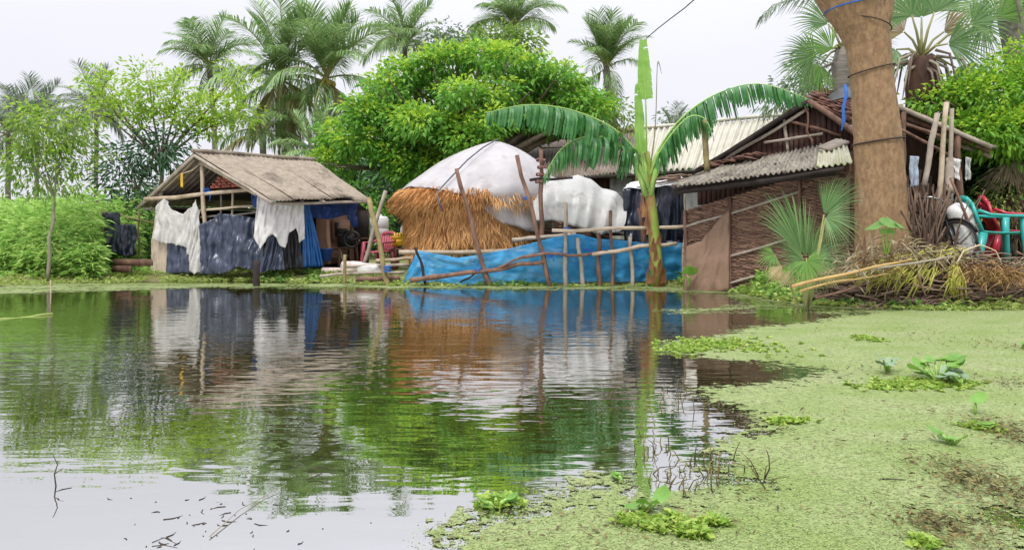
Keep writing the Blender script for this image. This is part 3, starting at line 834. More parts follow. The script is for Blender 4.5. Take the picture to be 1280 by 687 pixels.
def coconut_palm(label, px, py, d, scale, n, seed, lean=(0, 0), far=False, cocos=False, dry=.0, wind=0.0, counts=(.22, .24, .22, .18, .14, 0.0), r=.15, basepx=None):
    rng = np.random.default_rng(seed)
    hub = V(px, py, d)
    base = GP(basepx if basepx is not None else px + lean[0], d)
    t = thing('coconut_palm', label, 'palm tree', base, 'coconut palms behind the huts')
    mb = MB()
    mid = base.lerp(hub, .5) + Vector((.02 * lean[1], 0, 0))
    pts = [base, base.lerp(mid, .5), mid, mid.lerp(hub, .5) + Vector((.05, 0, 0)), hub - Vector((0, 0, .1)), hub + Vector((0, 0, .25))]
    mb.tube(pts, [r * 1.5, r * 1.15, r, r * .95, r * 1.05, r * .5], n=9, wob=.08, seed=seed)
    mb.build('trunk', m_palmtrunk, t)
    n = int(n * 1.05); kinds = rng.choice(6, n, p=np.array(counts) / sum(counts))
    kinds.sort()
    for i in range(n):
        k = int(kinds[i])
        o = bpy.data.objects.new('frond', frond_data(k, far, bool(k >= 4 and rng.random() < dry)))
        C.objects.link(o); o.parent = t
        o.location = hub - base
        yaw = i * 2.399 + rng.uniform(-.3, .3)
        if wind: # fronds blown toward one side
            yaw = wind_yaw(yaw, wind)
        s = scale * 1.05 / 3.0 * rng.uniform(.88, 1.12)
        o.rotation_euler = (rng.uniform(-.25, .25), rng.uniform(-.12, .12), yaw); o.scale = (s, s, s)
    if cocos:
        for k in range(9):
            c = hub + Vector((rng.normal() * .22, -.22 + rng.normal() * .1, -.28 + rng.normal() * .12))
            cb = MB()
            prof = [(math.sin(PI * j / 8) * .13 * (1 - .15 * j / 8), -math.cos(PI * j / 8) * .16) for j in range(9)]
            cb.grid([[c + Vector((r_ * math.cos(2 * PI * a / 10), r_ * math.sin(2 * PI * a / 10), z_)) for r_, z_ in prof] for a in range(10)], closed_u=True)
            cb.build('coconut', m_coco, t, smooth=True)
    return t


def wind_yaw(y, a):
    return y + .35 * math.sin(a - y)


coconut_palm('tall coconut palm standing alone above the left hut ridge', 262, 84, 42, 2.6, 22, 101, lean=(14, 0), counts=(.2, .25, .25, .2, .1, 0))
coconut_palm('tall coconut palm with long dead fronds hanging down its trunk', 350, 100, 36, 3.3, 26, 102, lean=(20, 1), dry=.8, counts=(.3, .18, .12, .14, .16, .2), basepx=371, r=.2)
coconut_palm('coconut palm carrying a yellow bunch of coconuts', 408, 98, 35, 3.3, 26, 103, cocos=True, lean=(2, 0), counts=(.3, .2, .2, .15, .15, .05), dry=.3)
coconut_palm('coconut palm with windswept fronds just left of the bright tree top', 506, 58, 44, 2.7, 20, 104, counts=(.3, .2, .25, .2, .05, 0))
coconut_palm('coconut palm rising out of the creeper covered treetop', 643, 34, 42, 2.7, 20, 105, counts=(.25, .25, .25, .2, .05, 0))
coconut_palm('coconut palm with pale trunk between the bright tree and banana plant', 758, 86, 40, 2.5, 24, 106, lean=(22, 0), counts=(.3, .25, .2, .15, .1, 0), r=.2)
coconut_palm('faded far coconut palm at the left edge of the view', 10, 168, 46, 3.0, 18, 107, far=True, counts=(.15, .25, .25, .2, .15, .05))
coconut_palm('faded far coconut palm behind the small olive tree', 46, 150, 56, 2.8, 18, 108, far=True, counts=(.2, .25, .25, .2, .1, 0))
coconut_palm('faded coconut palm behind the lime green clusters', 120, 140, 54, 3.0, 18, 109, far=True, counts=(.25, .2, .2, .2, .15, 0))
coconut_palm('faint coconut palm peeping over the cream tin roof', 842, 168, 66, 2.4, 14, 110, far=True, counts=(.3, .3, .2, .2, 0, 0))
coconut_palm('half hidden coconut palm low behind the left hut ridge', 328, 165, 34, 2.3, 14, 111, dry=.3, counts=(.0, .15, .3, .3, .25, 0))
coconut_palm('grey green coconut palm drooping low beside the bright tree', 392, 190, 30, 1.7, 10, 112, counts=(.1, .2, .3, .3, .1, 0))

# ----------------------------------------------------------------- fan palms
def fan(mb, hub, axis, nrm, L_, spread, nseg, rng, joined=.5, m=0, droop=.25, width=1.0, cup=.25):
    """a palmate leaf: pleated segments from the hub, free toward their tips"""
    axis = Vector(axis).normalized(); nrm = Vector(nrm); nrm = (nrm - axis * nrm.dot(axis)).normalized(); sd = nrm.cross(axis)
    vs = []; fs = []
    da = spread / nseg
    for i in range(nseg):
        a = -spread / 2 + da * (i + .5)
        l = L_ * (1 - .28 * abs(a / (spread / 2)) ** 2) * rng.uniform(.88, 1.05)
        dr = (axis * math.cos(a) + sd * math.sin(a))
        sv = (sd * math.cos(a) - axis * math.sin(a))
        dr = (dr + nrm * (cup * math.sin(abs(a)) * .6 + rng.normal() * .04)).normalized()
        base = len(vs)
        hw = math.tan(da / 2) * l * joined * width
        prof = [(.03, .12), (joined * .5, .5), (joined, 1.0), (joined + (1 - joined) * .5, .62), (1.0, .03)]
        for (t, w_) in prof:
            c = Vector(hub) + dr * (l * t) + Vector((0, 0, -droop * l * max(0, t - joined * .6) ** 2 * 1.6)) 
            ridge = c + nrm * (hw * w_ * .55)
            vs += [c - sv * hw * w_, ridge, c + sv * hw * w_]
        for j in range(len(prof) - 1):
            b = base + j * 3
            fs += [(b, b + 1, b + 4, b + 3), (b + 1, b + 2, b + 5, b + 4)]
    mb.add(vs, fs, m)
    return mb


rng = np.random.default_rng(51)
ds = 9.7
b0 = GP(1008, ds, .08)
t = thing('fan_palm_sapling', 'young fan palm with stiff spiky leaves in front of the right hut', 'palm', b0)
to_cam = Vector((-.25, -1, .25))
for (hx, hy, ax, ay, L_, spr, ns, jn, dd, mm_) in [
        (1002, 318, 958, 218, 1.15, R(44), 18, .62, -.1, m_fan), (1008, 322, 985, 225, 1.05, R(40), 16, .6, .05, m_fan), (1030, 268, 1068, 196, .76, R(75), 26, .5, .1, m_fan),
        (1032, 272, 1066, 282, .48, R(150), 26, .5, -.05, m_fan), (1008, 326, 1030, 360, .42, R(230), 34, .5, -.25, m_fanbright), (968, 318, 945, 326, .32, R(170), 22, .5, .1, m_weedb),
        (1012, 320, 1022, 262, .75, R(70), 20, .4, .3, m_fan), (1000, 322, 970, 262, .8, R(60), 16, .4, .12, m_fan), (1014, 322, 1045, 285, .7, R(70), 18, .4, .18, m_fan), (1004, 326, 975, 318, .5, R(120), 20, .4, -.1, m_fan), (1018, 322, 1062, 318, .55, R(100), 18, .4, .05, m_fan)]:
    hub = V(hx, hy, ds + dd); ax3 = V(ax, ay, ds + dd - .12) - hub
    mb = MB()
    mb.tube([b0, b0.lerp(hub, .5) + Vector((0, 0, .06)), hub], [.017, .013, .010], n=5, m=1)
    fan(mb, hub, ax3, to_cam, L_, spr, ns, rng, joined=jn * .75, droop=.22)
    mb.build('leaf', [mm_, m_rachis], t)
for (hx, hy, dx) in [(978, 318, -30), (990, 322, -12), (1030, 322, 26)]:
    hub = V(hx, hy + 14, ds - .1)
    mb = MB(); fan(mb, hub, (dx * .01, -.05, -.3), to_cam, .3, R(80), 12, rng, droop=.1)
    mb.build('dead_leaf', m_fandry, t)


def big_fan_palm(label, hub, base, leaves, trunk_r, tm, dead=0, seed=1, dead_len=.8):
    rng = np.random.default_rng(seed)
    t = thing('fan_palm', label, 'palm tree', base, 'fan palms behind the right hut')
    mb = MB(); hub = Vector(hub); base = Vector(base)
    mb.tube([base, base.lerp(hub, .4), base.lerp(hub, .75), hub - Vector((0, 0, .35)), hub], [trunk_r, trunk_r * .95, trunk_r, trunk_r * 1.25, trunk_r * .7], n=11, wob=.3, seed=seed)
    mb.build('trunk', tm, t)
    for (px, py, dd, ax, ay, L_, spr, ns, mm_) in leaves:
        h_ = V(px, py, hub.y + dd)
        ax3 = V(ax, ay, hub.y + dd) - h_
        mb = MB()
        mb.tube([hub, hub.lerp(h_, .5) + Vector((0, 0, .08)), h_], [.03, .022, .014], n=5, m=1)
        fan(mb, h_, ax3, Vector((rng.normal() * .35, -1, .3 + rng.normal() * .25)), L_, spr, ns, rng, joined=.45, droop=.25)
        mb.build('leaf', [mm_, m_rachis], t)
    for k in range(dead):
        a = 2 * PI * k / dead + rng.normal() * .2
        o_ = Vector((math.cos(a), math.sin(a), 0))
        st_ = hub + o_ * trunk_r * .9 + Vector((0, 0, rng.uniform(-.3, .15)))
        mb = MB()
        mid = st_ + o_ * rng.uniform(.15, .4) + Vector((0, 0, -.1)); end = mid + Vector((o_.x * .15, o_.y * .15, -dead_len * rng.uniform(.5, 1)))
        mb.tube([st_, mid, mid.lerp(end, .5), end], [.028, .022, .016, .006], n=5)
        mb.build('dead_stalk', m_limb if rng.random() < .6 else m_palebark, t)
    return t


dp = 12.8
big_fan_palm('fan palm with shaggy dark brown trunk right of the thick tan trunk', V(1152, 72, dp), GP(1152, dp), [
    (1140, 20, -.2, 1090, -30, .85, R(150), 30, m_fan), (1168, 15, -.1, 1190, -60, .95, R(150), 30, m_fan), (1185, 55, -.3, 1245, 45, .85, R(140), 28, m_fan), (1120, 62, .2, 1080, 90, .7, R(150), 26, m_fan),
    (1195, 85, -.2, 1240, 130, .7, R(130), 24, m_fan), (1152, 22, .3, 1152, -60, .9, R(160), 30, m_fan), (1215, 30, .1, 1265, 5, .8, R(150), 26, m_fan), (1130, 40, .1, 1100, 20, .8, R(130), 24, m_fandry), (1180, 40, .2, 1205, 20, .7, R(120), 20, m_fandry)],
    .24, m_darkfibre, dead=22, seed=61, dead_len=.75)
dq = 15.0
big_fan_palm('pale fan palm whose crown shows left of the thick tan trunk', V(1052, 60, dq), GP(1052, dq), [
    (1018, 70, -.2, 975, 72, .85, R(170), 34, m_fan), (1025, 82, .0, 1000, 120, .7, R(150), 26, m_fanbright), (1035, 30, .1, 1005, -5, .9, R(150), 30, m_fan), (1060, 25, .1, 1065, -60, .9, R(160), 28, m_fan),
    (1075, 50, .1, 1110, 35, .8, R(150), 26, m_fan), (1040, 62, -.4, 1010, 40, .8, R(130), 26, m_fanbright), (1066, 90, .1, 1085, 130, .7, R(120), 22, m_fan)],
    .16, m_palmtrunk, dead=4, seed=62)
big_fan_palm('bright fan palm at the top right corner', V(1262, -10, 13.4), GP(1290, 13.4), [
    (1248, 22, -.3, 1248, -60, .95, R(200), 36, m_fanbright), (1225, 5, .1, 1190, 20, .8, R(160), 26, m_fanbright), (1262, 25, 0, 1300, 20, .8, R(150), 24, m_fan), (1280, 20, .2, 1330, -40, .9, R(150), 26, m_fanbright), (1230, 30, .3, 1215, 80, .7, R(120), 20, m_fan)],
    .16, m_palmtrunk, dead=3, seed=63)
# a single date palm frond reaching out on the left of the trunk
t = thing('date_palm', 'grey date palm with one feathery frond reaching past the thick trunk', 'palm tree', GP(1075, 16.5))
hub = V(1072, 8, 16.5)
mb = MB().tube([GP(1075, 16.5), V(1075, 150, 16.5), hub], [.2, .16, .14], n=9, wob=.15); mb.build('trunk', m_palmtrunk, t)
for (yaw, kind, s) in [(PI, 2, .72), (PI - .7, 1, .6), (PI + .6, 1, .6), (.3, 2, .6), (1.6, 1, .6), (-1.4, 2, .6)]:
    o = bpy.data.objects.new('frond', frond_data(kind, True, False)); C.objects.link(o); o.parent = t
    o.location = hub - t.location; o.rotation_euler = (0, .25 if s > .7 else 0, yaw); o.scale = (s, s, s * .9)

# ----------------------------------------------------------------- thick trunk on the right
t = thing('thick_tree', 'thick leaning tree with smooth tan trunk bound by wires', 'tree', GP(1103, 10.7))
dt = 10.7; k = dt / F
prof = [(1104, 345, 40), (1104, 318, 37), (1103, 295, 35.5), (1101, 262, 33.5), (1100, 225, 32.5), (1098, 190, 31.5), (1095, 150, 30), (1091, 110, 28), (1088, 80, 27.5), (1085, 55, 29), (1078, 30, 33), (1066, 5, 38), (1048, -25, 38), (1020, -60, 34), (985, -100, 28)]
pts = []; rad = []
for i in range(len(prof) - 1):
    for j in range(4):
        u = j / 4
        a_ = [prof[i][q_] * (1 - u) + prof[i + 1][q_] * u for q_ in range(3)]
        pts.append(V(a_[0], a_[1], dt)); rad.append(a_[2] * k * .90)
mb = MB().tube(pts, rad, n=28, wob=.045, seed=4.2)
mb.tube([V(1085, 45, dt), V(1090, 20, dt), V(1096, -15, dt), V(1104, -70, dt + .2), V(1112, -130, dt + .4)], [22 * k, 23 * k, 22 * k, 20 * k, 17 * k], n=20, wob=.05, seed=2)
for a in (0.4, 1.7, 2.9, 4.0, 5.3):
    p0 = V(1104, 312, dt) + Vector((math.cos(a) * .18, math.sin(a) * .18, 0)); e_ = GP(1104, dt) + Vector((math.cos(a) * .52, math.sin(a) * .5, -.05)); e_.z = gz(e_.x, e_.y) - .05
    mb.tube([p0, p0.lerp(e_, .55) + Vector((0, 0, -.06)), e_], [.16, .13, .06], n=10, wob=.15, seed=a)
mb.build('trunk', m_bark, t, smooth=True)
def band(pxs, py0, py1, rpx, r, m_, name, dy=0.0):
    c0 = V(pxs, (py0 + py1) / 2, dt); sl = (py0 - py1) / 2 * k
    pts = [c0 + Vector((math.sin(a) * rpx * k * .925, -math.cos(a) * rpx * k * .925, math.sin(a) * sl + dy * math.cos(a))) for a in np.linspace(0, 2 * PI, 25)]
    return MB().tube(pts, r, n=6).build(name, m_, t)
band(1098, 181, 173, 32.4, .012, m_darkrope, 'wire')
band(1089, 95, 82, 28.8, .010, m_darkrope, 'wire')
band(1079, 24, 40, 34.5, .009, m_darkrope, 'wire')
band(1068, 15, 5, 38.5, .011, m_rope, 'rope')

# ----------------------------------------------------------------- banana plant
db = 13.6; kb = db / F
bb = V(822, 357, db); bb.z = -.02
t = thing('banana_plant', 'tall banana plant with torn drooping leaves standing in the shallows', 'banana plant', bb)
pts = [bb, V(820, 325, db), V(818, 300, db), V(815, 265, db), V(811, 235, db), V(808, 205, db), V(807, 190, db)]
MB().tube(pts, [.14, .115, .105, .10, .09, .085, .075], n=14, wob=.1, seed=3).build('stem', m_banstem, t, smooth=True)
rng = np.random.default_rng(71)
for (px, py, ang, ln) in [(822, 335, .3, .28), (815, 330, 2.6, .25), (826, 342, -.4, .2), (806, 262, 2.9, .35), (812, 285, 3.6, .3), (822, 300, -.2, .22), (818, 345, 4.7, .3), (811, 347, 3.9, .28), (829, 346, 5.4, .28), (820, 318, 4.4, .3), (815, 308, 5.2, .26), (809, 275, 4.6, .26), (804, 255, 4.0, .3)]:
    c = V(px, py, db - .12); mb = MB()
    P_ = []
    for i in range(5):
        v = i / 4
        P_.append([c + Vector((math.cos(ang) * .05 * v + (u - .5) * .13 * (1 - v * .8), -abs(.05 * v) - .02 * math.cos(u * PI), (v - .4) * ln)) for u in np.linspace(0, 1, 5)])
    mb.grid(P_); mb.build('dry_sheath', m_bansheath, t)


def banana_leaf(mid, W, m_, seed, tear=.5, hang=1.2, rib=.022, both=True, nstr=64, s0=.14, flat=0.0, shape=None, hzv=None):
    """midrib points, blade in strips that hang and tear apart"""
    rng = np.random.default_rng(seed)
    mid = [Vector(p) for p in mid]
    # resample smooth
    def cr(t):
        f = t * (len(mid) - 1); i = min(int(f), len(mid) - 2); u = f - i
        p0 = mid[max(i - 1, 0)]; p1 = mid[i]; p2 = mid[i + 1]; p3 = mid[min(i + 2, len(mid) - 1)]
        return .5 * ((2 * p1) + (p2 - p0) * u + (2 * p0 - 5 * p1 + 4 * p2 - p3) * u * u + (3 * p1 - p0 - 3 * p2 + p3) * u ** 3)
    mb = MB()
    rp = [cr(i / 24) for i in range(25)]
    mb.tube(rp, [rib * (1.35 - 1.15 * i / 24) for i in range(25)], n=6, m=1)
    shp = shape or (lambda s: max(0.0, math.sin(PI * min(1, (s * .92 + .06)))) ** .55)
    for sd in ((-1, 1) if both else (1,)):
        grp_off = 0; cut = 0
        ed = np.linspace(s0, 1, nstr + 1)
        for i in range(nstr):
            a, b = ed[i], ed[i + 1]
            if cut <= 0:
                cut = rng.integers(1, 4); grp_off = rng.normal() * .22; gl_ = rng.uniform(.62, 1.1) if flat == 0 else rng.uniform(.93, 1.0); torn = rng.random() < tear
            cut -= 1
            gap = .0
            if torn and cut == 0: gap = .5
            cols = []
            for t_, side in ((a, 0), (b - (b - a) * gap, 1)):
                p = cr(min(t_, 1)); q = cr(min(t_ + .02, 1.0)); q0 = cr(max(t_ - .02, 0))
                tg = (q - q0).normalized()
                hz = tg.cross(Vector((0, 0, 1))); hz = hz.normalized() if hz.length > .05 else Vector((0, -1, 0))
                if hzv is not None: hz = Vector(hzv).normalized()
                w_ = W * shp(t_) * gl_ * (1 if side == 0 else rng.uniform(.9, 1.0)); dlt = 0 if side == 0 else rng.normal() * .16
                col = [p]
                el = (-.35 + grp_off + dlt) if flat == 0 else flat
                cur = p
                for j in range(1, 6):
                    el -= hang * (.33 if j > 1 else .25)
                    el = max(el, -1.5)
                    dr = hz * sd * math.cos(el) + Vector((0, 0, math.sin(el))) + tg * (.22 + .12 * rng.normal() * 0)
                    cur = cur + dr.normalized() * w_ / 5
                    sh = (p - cur) * 0
                    col.append(cur + sh)
                cols.append(col)
            k4, k5 = rng.uniform(.1, .3), rng.uniform(.35, .8)
            for jj, kk_ in ((4, k4), (5, k5)):
                md_ = cols[0][jj].lerp(cols[1][jj], rng.uniform(.3, .7))
                if flat == 0 and (torn or jj == 5):
                    cols[0][jj] = cols[0][jj].lerp(md_, kk_); cols[1][jj] = cols[1][jj].lerp(md_, kk_)
            mb.grid([cols[0], cols[1]])
    return mb


ban_parts = [
    ([V(809, 222, db), V(795, 190, db - .1), V(765, 160, db - .35), V(715, 138, db - .75), V(660, 131, db - 1.15), V(608, 141, db - 1.5)], .64, m_ban, 1, .55, 1.35),
    ([V(807, 222, db), V(792, 196, db - .15), V(762, 174, db - .45), V(728, 172, db - .7), V(700, 188, db - .85), V(679, 222, db - .95)], .66, m_ban, 2, .7, 1.3),
    ([V(810, 222, db), V(822, 190, db), V(850, 150, db - .1), V(895, 118, db - .35), V(950, 105, db - .7), V(1014, 125, db - 1.1)], .62, m_ban, 3, .85, 1.4),
    ([V(811, 224, db), V(822, 195, db - .2), V(842, 165, db - .35), V(862, 146, db - .5), V(880, 148, db - .6), V(890, 165, db - .7)], .58, m_ban, 4, .75, 1.5),
]
for mid, W_, m_, sd_, te, hg in ban_parts:
    banana_leaf(mid, W_, m_, 70 + sd_, te, hg, s0=.2).build('leaf', [m_, m_banrib], t)
# young upright leaf and the half open ones around it
banana_leaf([V(808, 215, db), V(808, 170, db), V(807, 125, db), V(805, 85, db), V(804, 50, db)], .15, m_banlight, 81, .1, .35, rib=.016, nstr=22, s0=.5, flat=.25, hzv=(1, -.45, 0),
            shape=lambda s: .5 + .5 * math.sin(PI * min(1, s * 1.05)) ** .8).build('young_leaf', [m_banlight, m_banrib], t)
banana_leaf([V(808, 222, db), V(802, 175, db - .1), V(799, 140, db - .15), V(796, 105, db - .2)], .10, m_banlight, 82, .3, .5, rib=.012, nstr=14, s0=.5, flat=.3, hzv=(1, -.6, 0)).build('young_leaf', [m_banlight, m_banrib], t)
banana_leaf([V(810, 222, db), V(817, 180, db), V(820, 140, db), V(822, 78, db), V(827, 92, db)], .10, m_bandry, 83, .7, 1.3, rib=.012, nstr=14, s0=.55).build('dry_leaf', [m_bandry, m_bandry], t)
banana_leaf([V(806, 222, db - .1), V(801, 190, db - .2), V(799, 160, db - .22), V(798, 145, db - .22)], .11, m_banlight, 84, .0, .2, rib=.012, nstr=10, s0=.3, flat=.4, hzv=(1, -.2, 0)).build('young_leaf', [m_banlight, m_banrib], t)
for (x1, y1, x2, y2) in [(786, 186, 812, 235), (800, 180, 810, 235), (830, 185, 812, 240), (790, 200, 808, 245), (822, 190, 813, 245)]:
    MB().tube([V(x2, y2, db - .05), V((x1 + x2) / 2 + 1, (y1 + y2) / 2, db - .09), V(x1, y1, db - .06)], [.055, .045, .026], n=8).build('leaf_stalk', m_banrib, t, smooth=True)


# ----------------------------------------------------------------- cloths
def poly_at(pl, u):
    P_ = [Vector(p) for p in pl]
    if len(P_) == 1: return P_[0]
    ls = [(P_[i + 1] - P_[i]).length for i in range(len(P_) - 1)]; T = sum(ls); s = u * T
    for i, l in enumerate(ls):
        if s <= l or i == len(ls) - 1:
            return P_[i].lerp(P_[i + 1], min(1, s / max(l, 1e-9)))
        s -= l


def cloth(top, bot, nu=40, nv=24, amp=.04, folds=6, seed=0.0, ragged=0.0, crumple=.5, belly=0.0, thick=.006):
    P_ = []
    a_ = Vector(top[0]); b_ = Vector(top[-1])
    dirv = (b_ - a_); nrm = Vector((dirv.y, -dirv.x, 0)).normalized() if Vector((dirv.x, dirv.y, 0)).length > 1e-6 else Vector((0, -1, 0))
    for i in range(nu + 1):
        u = i / nu
        t_ = poly_at(top, u); b2 = poly_at(bot, u)
        row = []
        rg = ragged * (nz(u * 14 + seed, 2.2) + .6 * nz(u * 37 + seed, 8.1))
        for j in range(nv + 1):
            v = j / nv
            p = t_.lerp(b2 + Vector((0, 0, rg)), v)
            f = .55 * math.sin(2 * PI * folds * (u + .05 * nz(v * 2, seed)) + 3.2 * nz(u * 3, seed + v)) * (.35 + .65 * v)
            f += .9 * (1 - 3.0 * abs(nz(u * folds * 1.6 + seed + v * 1.2, v * 1.1, seed * 2)))
            f += crumple * 1.6 * nz(u * folds * 1.1 + seed, v * 4.0, seed) + crumple * .7 * nz(u * folds * 3 + seed, v * 9.0, seed + 4)
            p = p + nrm * (amp * f + belly * math.sin(PI * v))
            row.append(tuple(p))
        P_.append(row)
    return MB().slab(P_, thick)


def hang(name, label, cat, m_, top, bot, group=None, parent=None, **kw):
    o = cloth(top, bot, **kw).build(name, m_, parent, smooth=True)
    if parent is None: tag(o, label, cat, group)
    return o


# ----------------------------------------------------------------- left hut
def sheet_roof(a0, a1, e0, e1, n, parent, m_, waves=7, amp=.012, thick=.012, name='roof_sheet', seed=0, gap=.0, wav_nv=8, jit=.02, ends=.06):
    """n overlapping corrugated sheets between a ridge a0-a1 and an eave e0-e1"""
    a0, a1, e0, e1 = map(Vector, (a0, a1, e0, e1))
    up = (a1 - a0).cross(e0 - a0).normalized()
    if up.z < 0: up = -up
    for i in range(n):
        u0 = i / n - (.012 if i else 0); u1 = (i + 1) / n + (.012 if i < n - 1 else 0)
        lift = .03 * (i % 2) + jit * nz(i * 2.7 + seed, 1.1); ext = ends * nz(i * 3.1 + seed, 4.4)
        nu = waves * 6
        P_ = []
        for k in range(nu + 1):
            u = u0 + (u1 - u0) * k / nu
            A = a0.lerp(a1, u); E = e0.lerp(e1, u)
            E = E + (E - A).normalized() * ext
            w_ = amp * math.sin(2 * PI * waves * k / nu)
            row = []
            for j in range(wav_nv + 1):
                v = j / wav_nv
                sag = .03 * nz(u * 5 + seed, v * 3) 
                row.append(tuple(A.lerp(E, v) + up * (w_ + lift * v + sag)))
            P_.append(row)
        P_ = np.array(P_)
        du = P_[1, 0] - P_[0, 0]; dv = P_[0, 1] - P_[0, 0]
        if np.cross(du, dv)[2] < 0: P_ = P_[::-1]
        MB().slab(P_, thick).build(name, m_, parent)


hb = GP(260, 15.4)
hut = thing('bamboo_hut', 'small open hut on the left with brown cement sheet roof and hanging tarps', 'hut', hb)
Rf, Rb = V(243, 190, 15.2), V(394, 201, 17.5)
EfR, EbR = V(340, 250, 14.1), V(463, 249, 16.3)
EfL = V(172, 257, 15.9); EbL = EfL + (Rb - Rf)
rv = Rb - Rf
sheet_roof(Rf, Rb, EfR, EbR, 5, hut, m_roof, waves=6, amp=.010, seed=1, jit=.012)
sheet_roof(Rf, Rb, EfL, EbL, 4, hut, m_roof, waves=6, amp=.010, seed=5, jit=.012)
MB().pole(Rf + Vector((-.05, 0, .03)), Rb + Vector((0, 0, .03)), .05, .05, .004, 2).build('ridge_cap', m_roof, hut)
def hp(name, p0, p1, r0, m_, r1=None, bend=.012, seed=0.0, parent=None):
    return MB().pole(p0, p1, r0, r1, bend, seed).build(name, m_, parent if parent is not None else hut)
dn = Vector((0, 0, -.07))
hp('rafter', Rf + dn, EfR + dn * .8, .035, m_greybam, seed=1); hp('rafter', Rf + dn, EfL + dn * .8, .035, m_greybam, seed=2)
hp('rafter', V(243, 200, 15.35), V(190, 250, 15.9), .03, m_bamboo, seed=3); hp('rafter', V(250, 203, 15.3), V(320, 243, 14.5), .028, m_bamboo, seed=31)
hp('rafter', Rf + rv * .5 + dn, EfR + (EbR - EfR) * .5 + dn * .8, .03, m_greybam, seed=4)
hp('rafter', Rb + dn, EbR + dn * .8, .03, m_greybam, seed=5)
hp('purlin', EfR + Vector((-.1, .1, -.06)), EbR + Vector((0, 0, -.06)), .03, m_greybam, seed=6)
hp('purlin', EfL + Vector((.15, 0, -.06)), EbL + Vector((.15, 0, -.06)), .03, m_greybam, seed=7)
hp('post', V(261, 338, 15.35), V(252, 203, 15.35), .048, m_bamboo, .04, seed=8)
hp('post', V(199, 343, 15.75), V(201, 240, 15.75), .05, m_greybam, seed=9); hp('post', V(329, 340, 14.95), V(326, 243, 14.95), .05, m_greybam, seed=10)
hp('post', V(438, 335, 16.6), V(440, 256, 16.6), .04, m_wood, seed=11); hp('post', V(411, 330, 16.1), V(409, 258, 16.1), .05, m_tan, seed=12)
hp('post', V(290, 300, 15.3), V(291, 240, 15.3), .026, m_bamboo, seed=13); hp('post', V(277, 300, 15.6), V(276, 238, 15.6), .02, m_greybam, seed=14)
hp('beam', V(181, 249, 15.75), V(323, 236, 14.95), .045, m_bamboo, seed=15)
hp('beam', V(250, 263, 15.4), V(326, 257, 15.1), .028, m_bamboo, seed=16); hp('beam', V(250, 272, 15.5), V(326, 265, 15.2), .024, m_greybam, seed=17)
for dz in (0, 3, 6):
    MB().tube([V(254, 236 + dz, 15.29), V(258, 237 + dz, 15.29), V(262, 236 + dz, 15.3), V(258, 235 + dz, 15.42), V(254, 236 + dz, 15.29)], .012, n=5).build('rope_tie', m_rope, hut)
MB().tube([V(262, 238, 15.28), V(263, 245, 15.27), V(262, 251, 15.28)], [.02, .014, .006], n=5).build('rope_tie', m_rope, hut)
# walls at the back and the left, dark colour standing in for the interior shade
def quad_wall(pts, thick, m_, name, parent, nu=10, nv=4):
    a, b, c, d_ = map(Vector, pts)  # bottom-left, bottom-right, top-right, top-left
    P_ = [[tuple(a.lerp(b, i / nu).lerp(d_.lerp(c, i / nu), j / nv)) for j in range(nv + 1)] for i in range(nu + 1)]
    return MB().slab(P_, thick).build(name, m_, parent)
bl = GP(199, 15.85); bl2 = bl + Vector((rv.x, rv.y, 0)) * .92; br2 = GP(329, 15.05) + Vector((rv.x, rv.y, 0)) * .92
up = Vector((0, 0, 1.5))
quad_wall((bl2, br2, br2 + up, bl2 + up), .04, m_blackwood, 'rear_shade_wall', hut)
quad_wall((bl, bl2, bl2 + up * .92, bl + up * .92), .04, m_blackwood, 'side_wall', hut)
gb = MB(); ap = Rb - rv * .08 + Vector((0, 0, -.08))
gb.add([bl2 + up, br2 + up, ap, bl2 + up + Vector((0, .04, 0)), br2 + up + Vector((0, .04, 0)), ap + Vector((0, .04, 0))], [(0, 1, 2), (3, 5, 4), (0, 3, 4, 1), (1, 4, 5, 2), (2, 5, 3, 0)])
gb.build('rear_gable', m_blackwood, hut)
# deck of the loft
quad_wall((V(190, 247, 15.9), V(323, 237, 15.1), V(323, 237, 15.1) + rv * .85, V(190, 247, 15.9) + rv * .85), .03, m_blackwood, 'loft_deck', hut)
# inner tan panels on the open right side
quad_wall((V(396, 332, 16.7), V(445, 326, 17.5), V(445, 262, 17.5), V(396, 262, 16.7)), .03, m_tan, 'inner_panel', hut)
MB().box(V(428, 288, 17.1), (.5, .02, .5), rz=.7).build('inner_panel', m_tan, hut)
for y_ in (254, 262, 270):
    hp('window_slat', V(412, y_ - 1, 17.0), V(438, y_, 17.4), .016, mat('pale blue paint', (.14, .38, .42), (.1, .3, .34)), seed=y_)
hp('shelf', V(400, 312, 16.1), V(436, 310, 16.7), .03, m_wood, seed=20); hp('shelf', V(402, 322, 16.0), V(436, 320, 16.6), .03, m_wood, seed=21)
hp('bench_rail', V(424, 308, 16.3), V(430, 332, 16.3), .025, m_greybam, seed=22)

# brick stack on the loft
st_ = thing('brick_stack', 'reddish pile of thin bricks stored under the left hut gable', 'bricks', V(292, 236, 15.15))
rng = np.random.default_rng(77)
for r_ in range(4):
    mb = MB()
    for c_ in range(6):
        x_ = 268 + c_ * 6.6 + (r_ % 2) * 2.5
        if x_ < 262 + r_ * 5 or x_ > 310 - (0 if r_ < 3 else 12): continue
        mb.box(V(x_, 234.5 - r_ * 3.6 - c_ * .55, 15.45 - c_ * .07), (.10, .2, .05), rz=rng.normal() * .08)
    if mb.n: mb.build('brick_course', m_brick, st_)
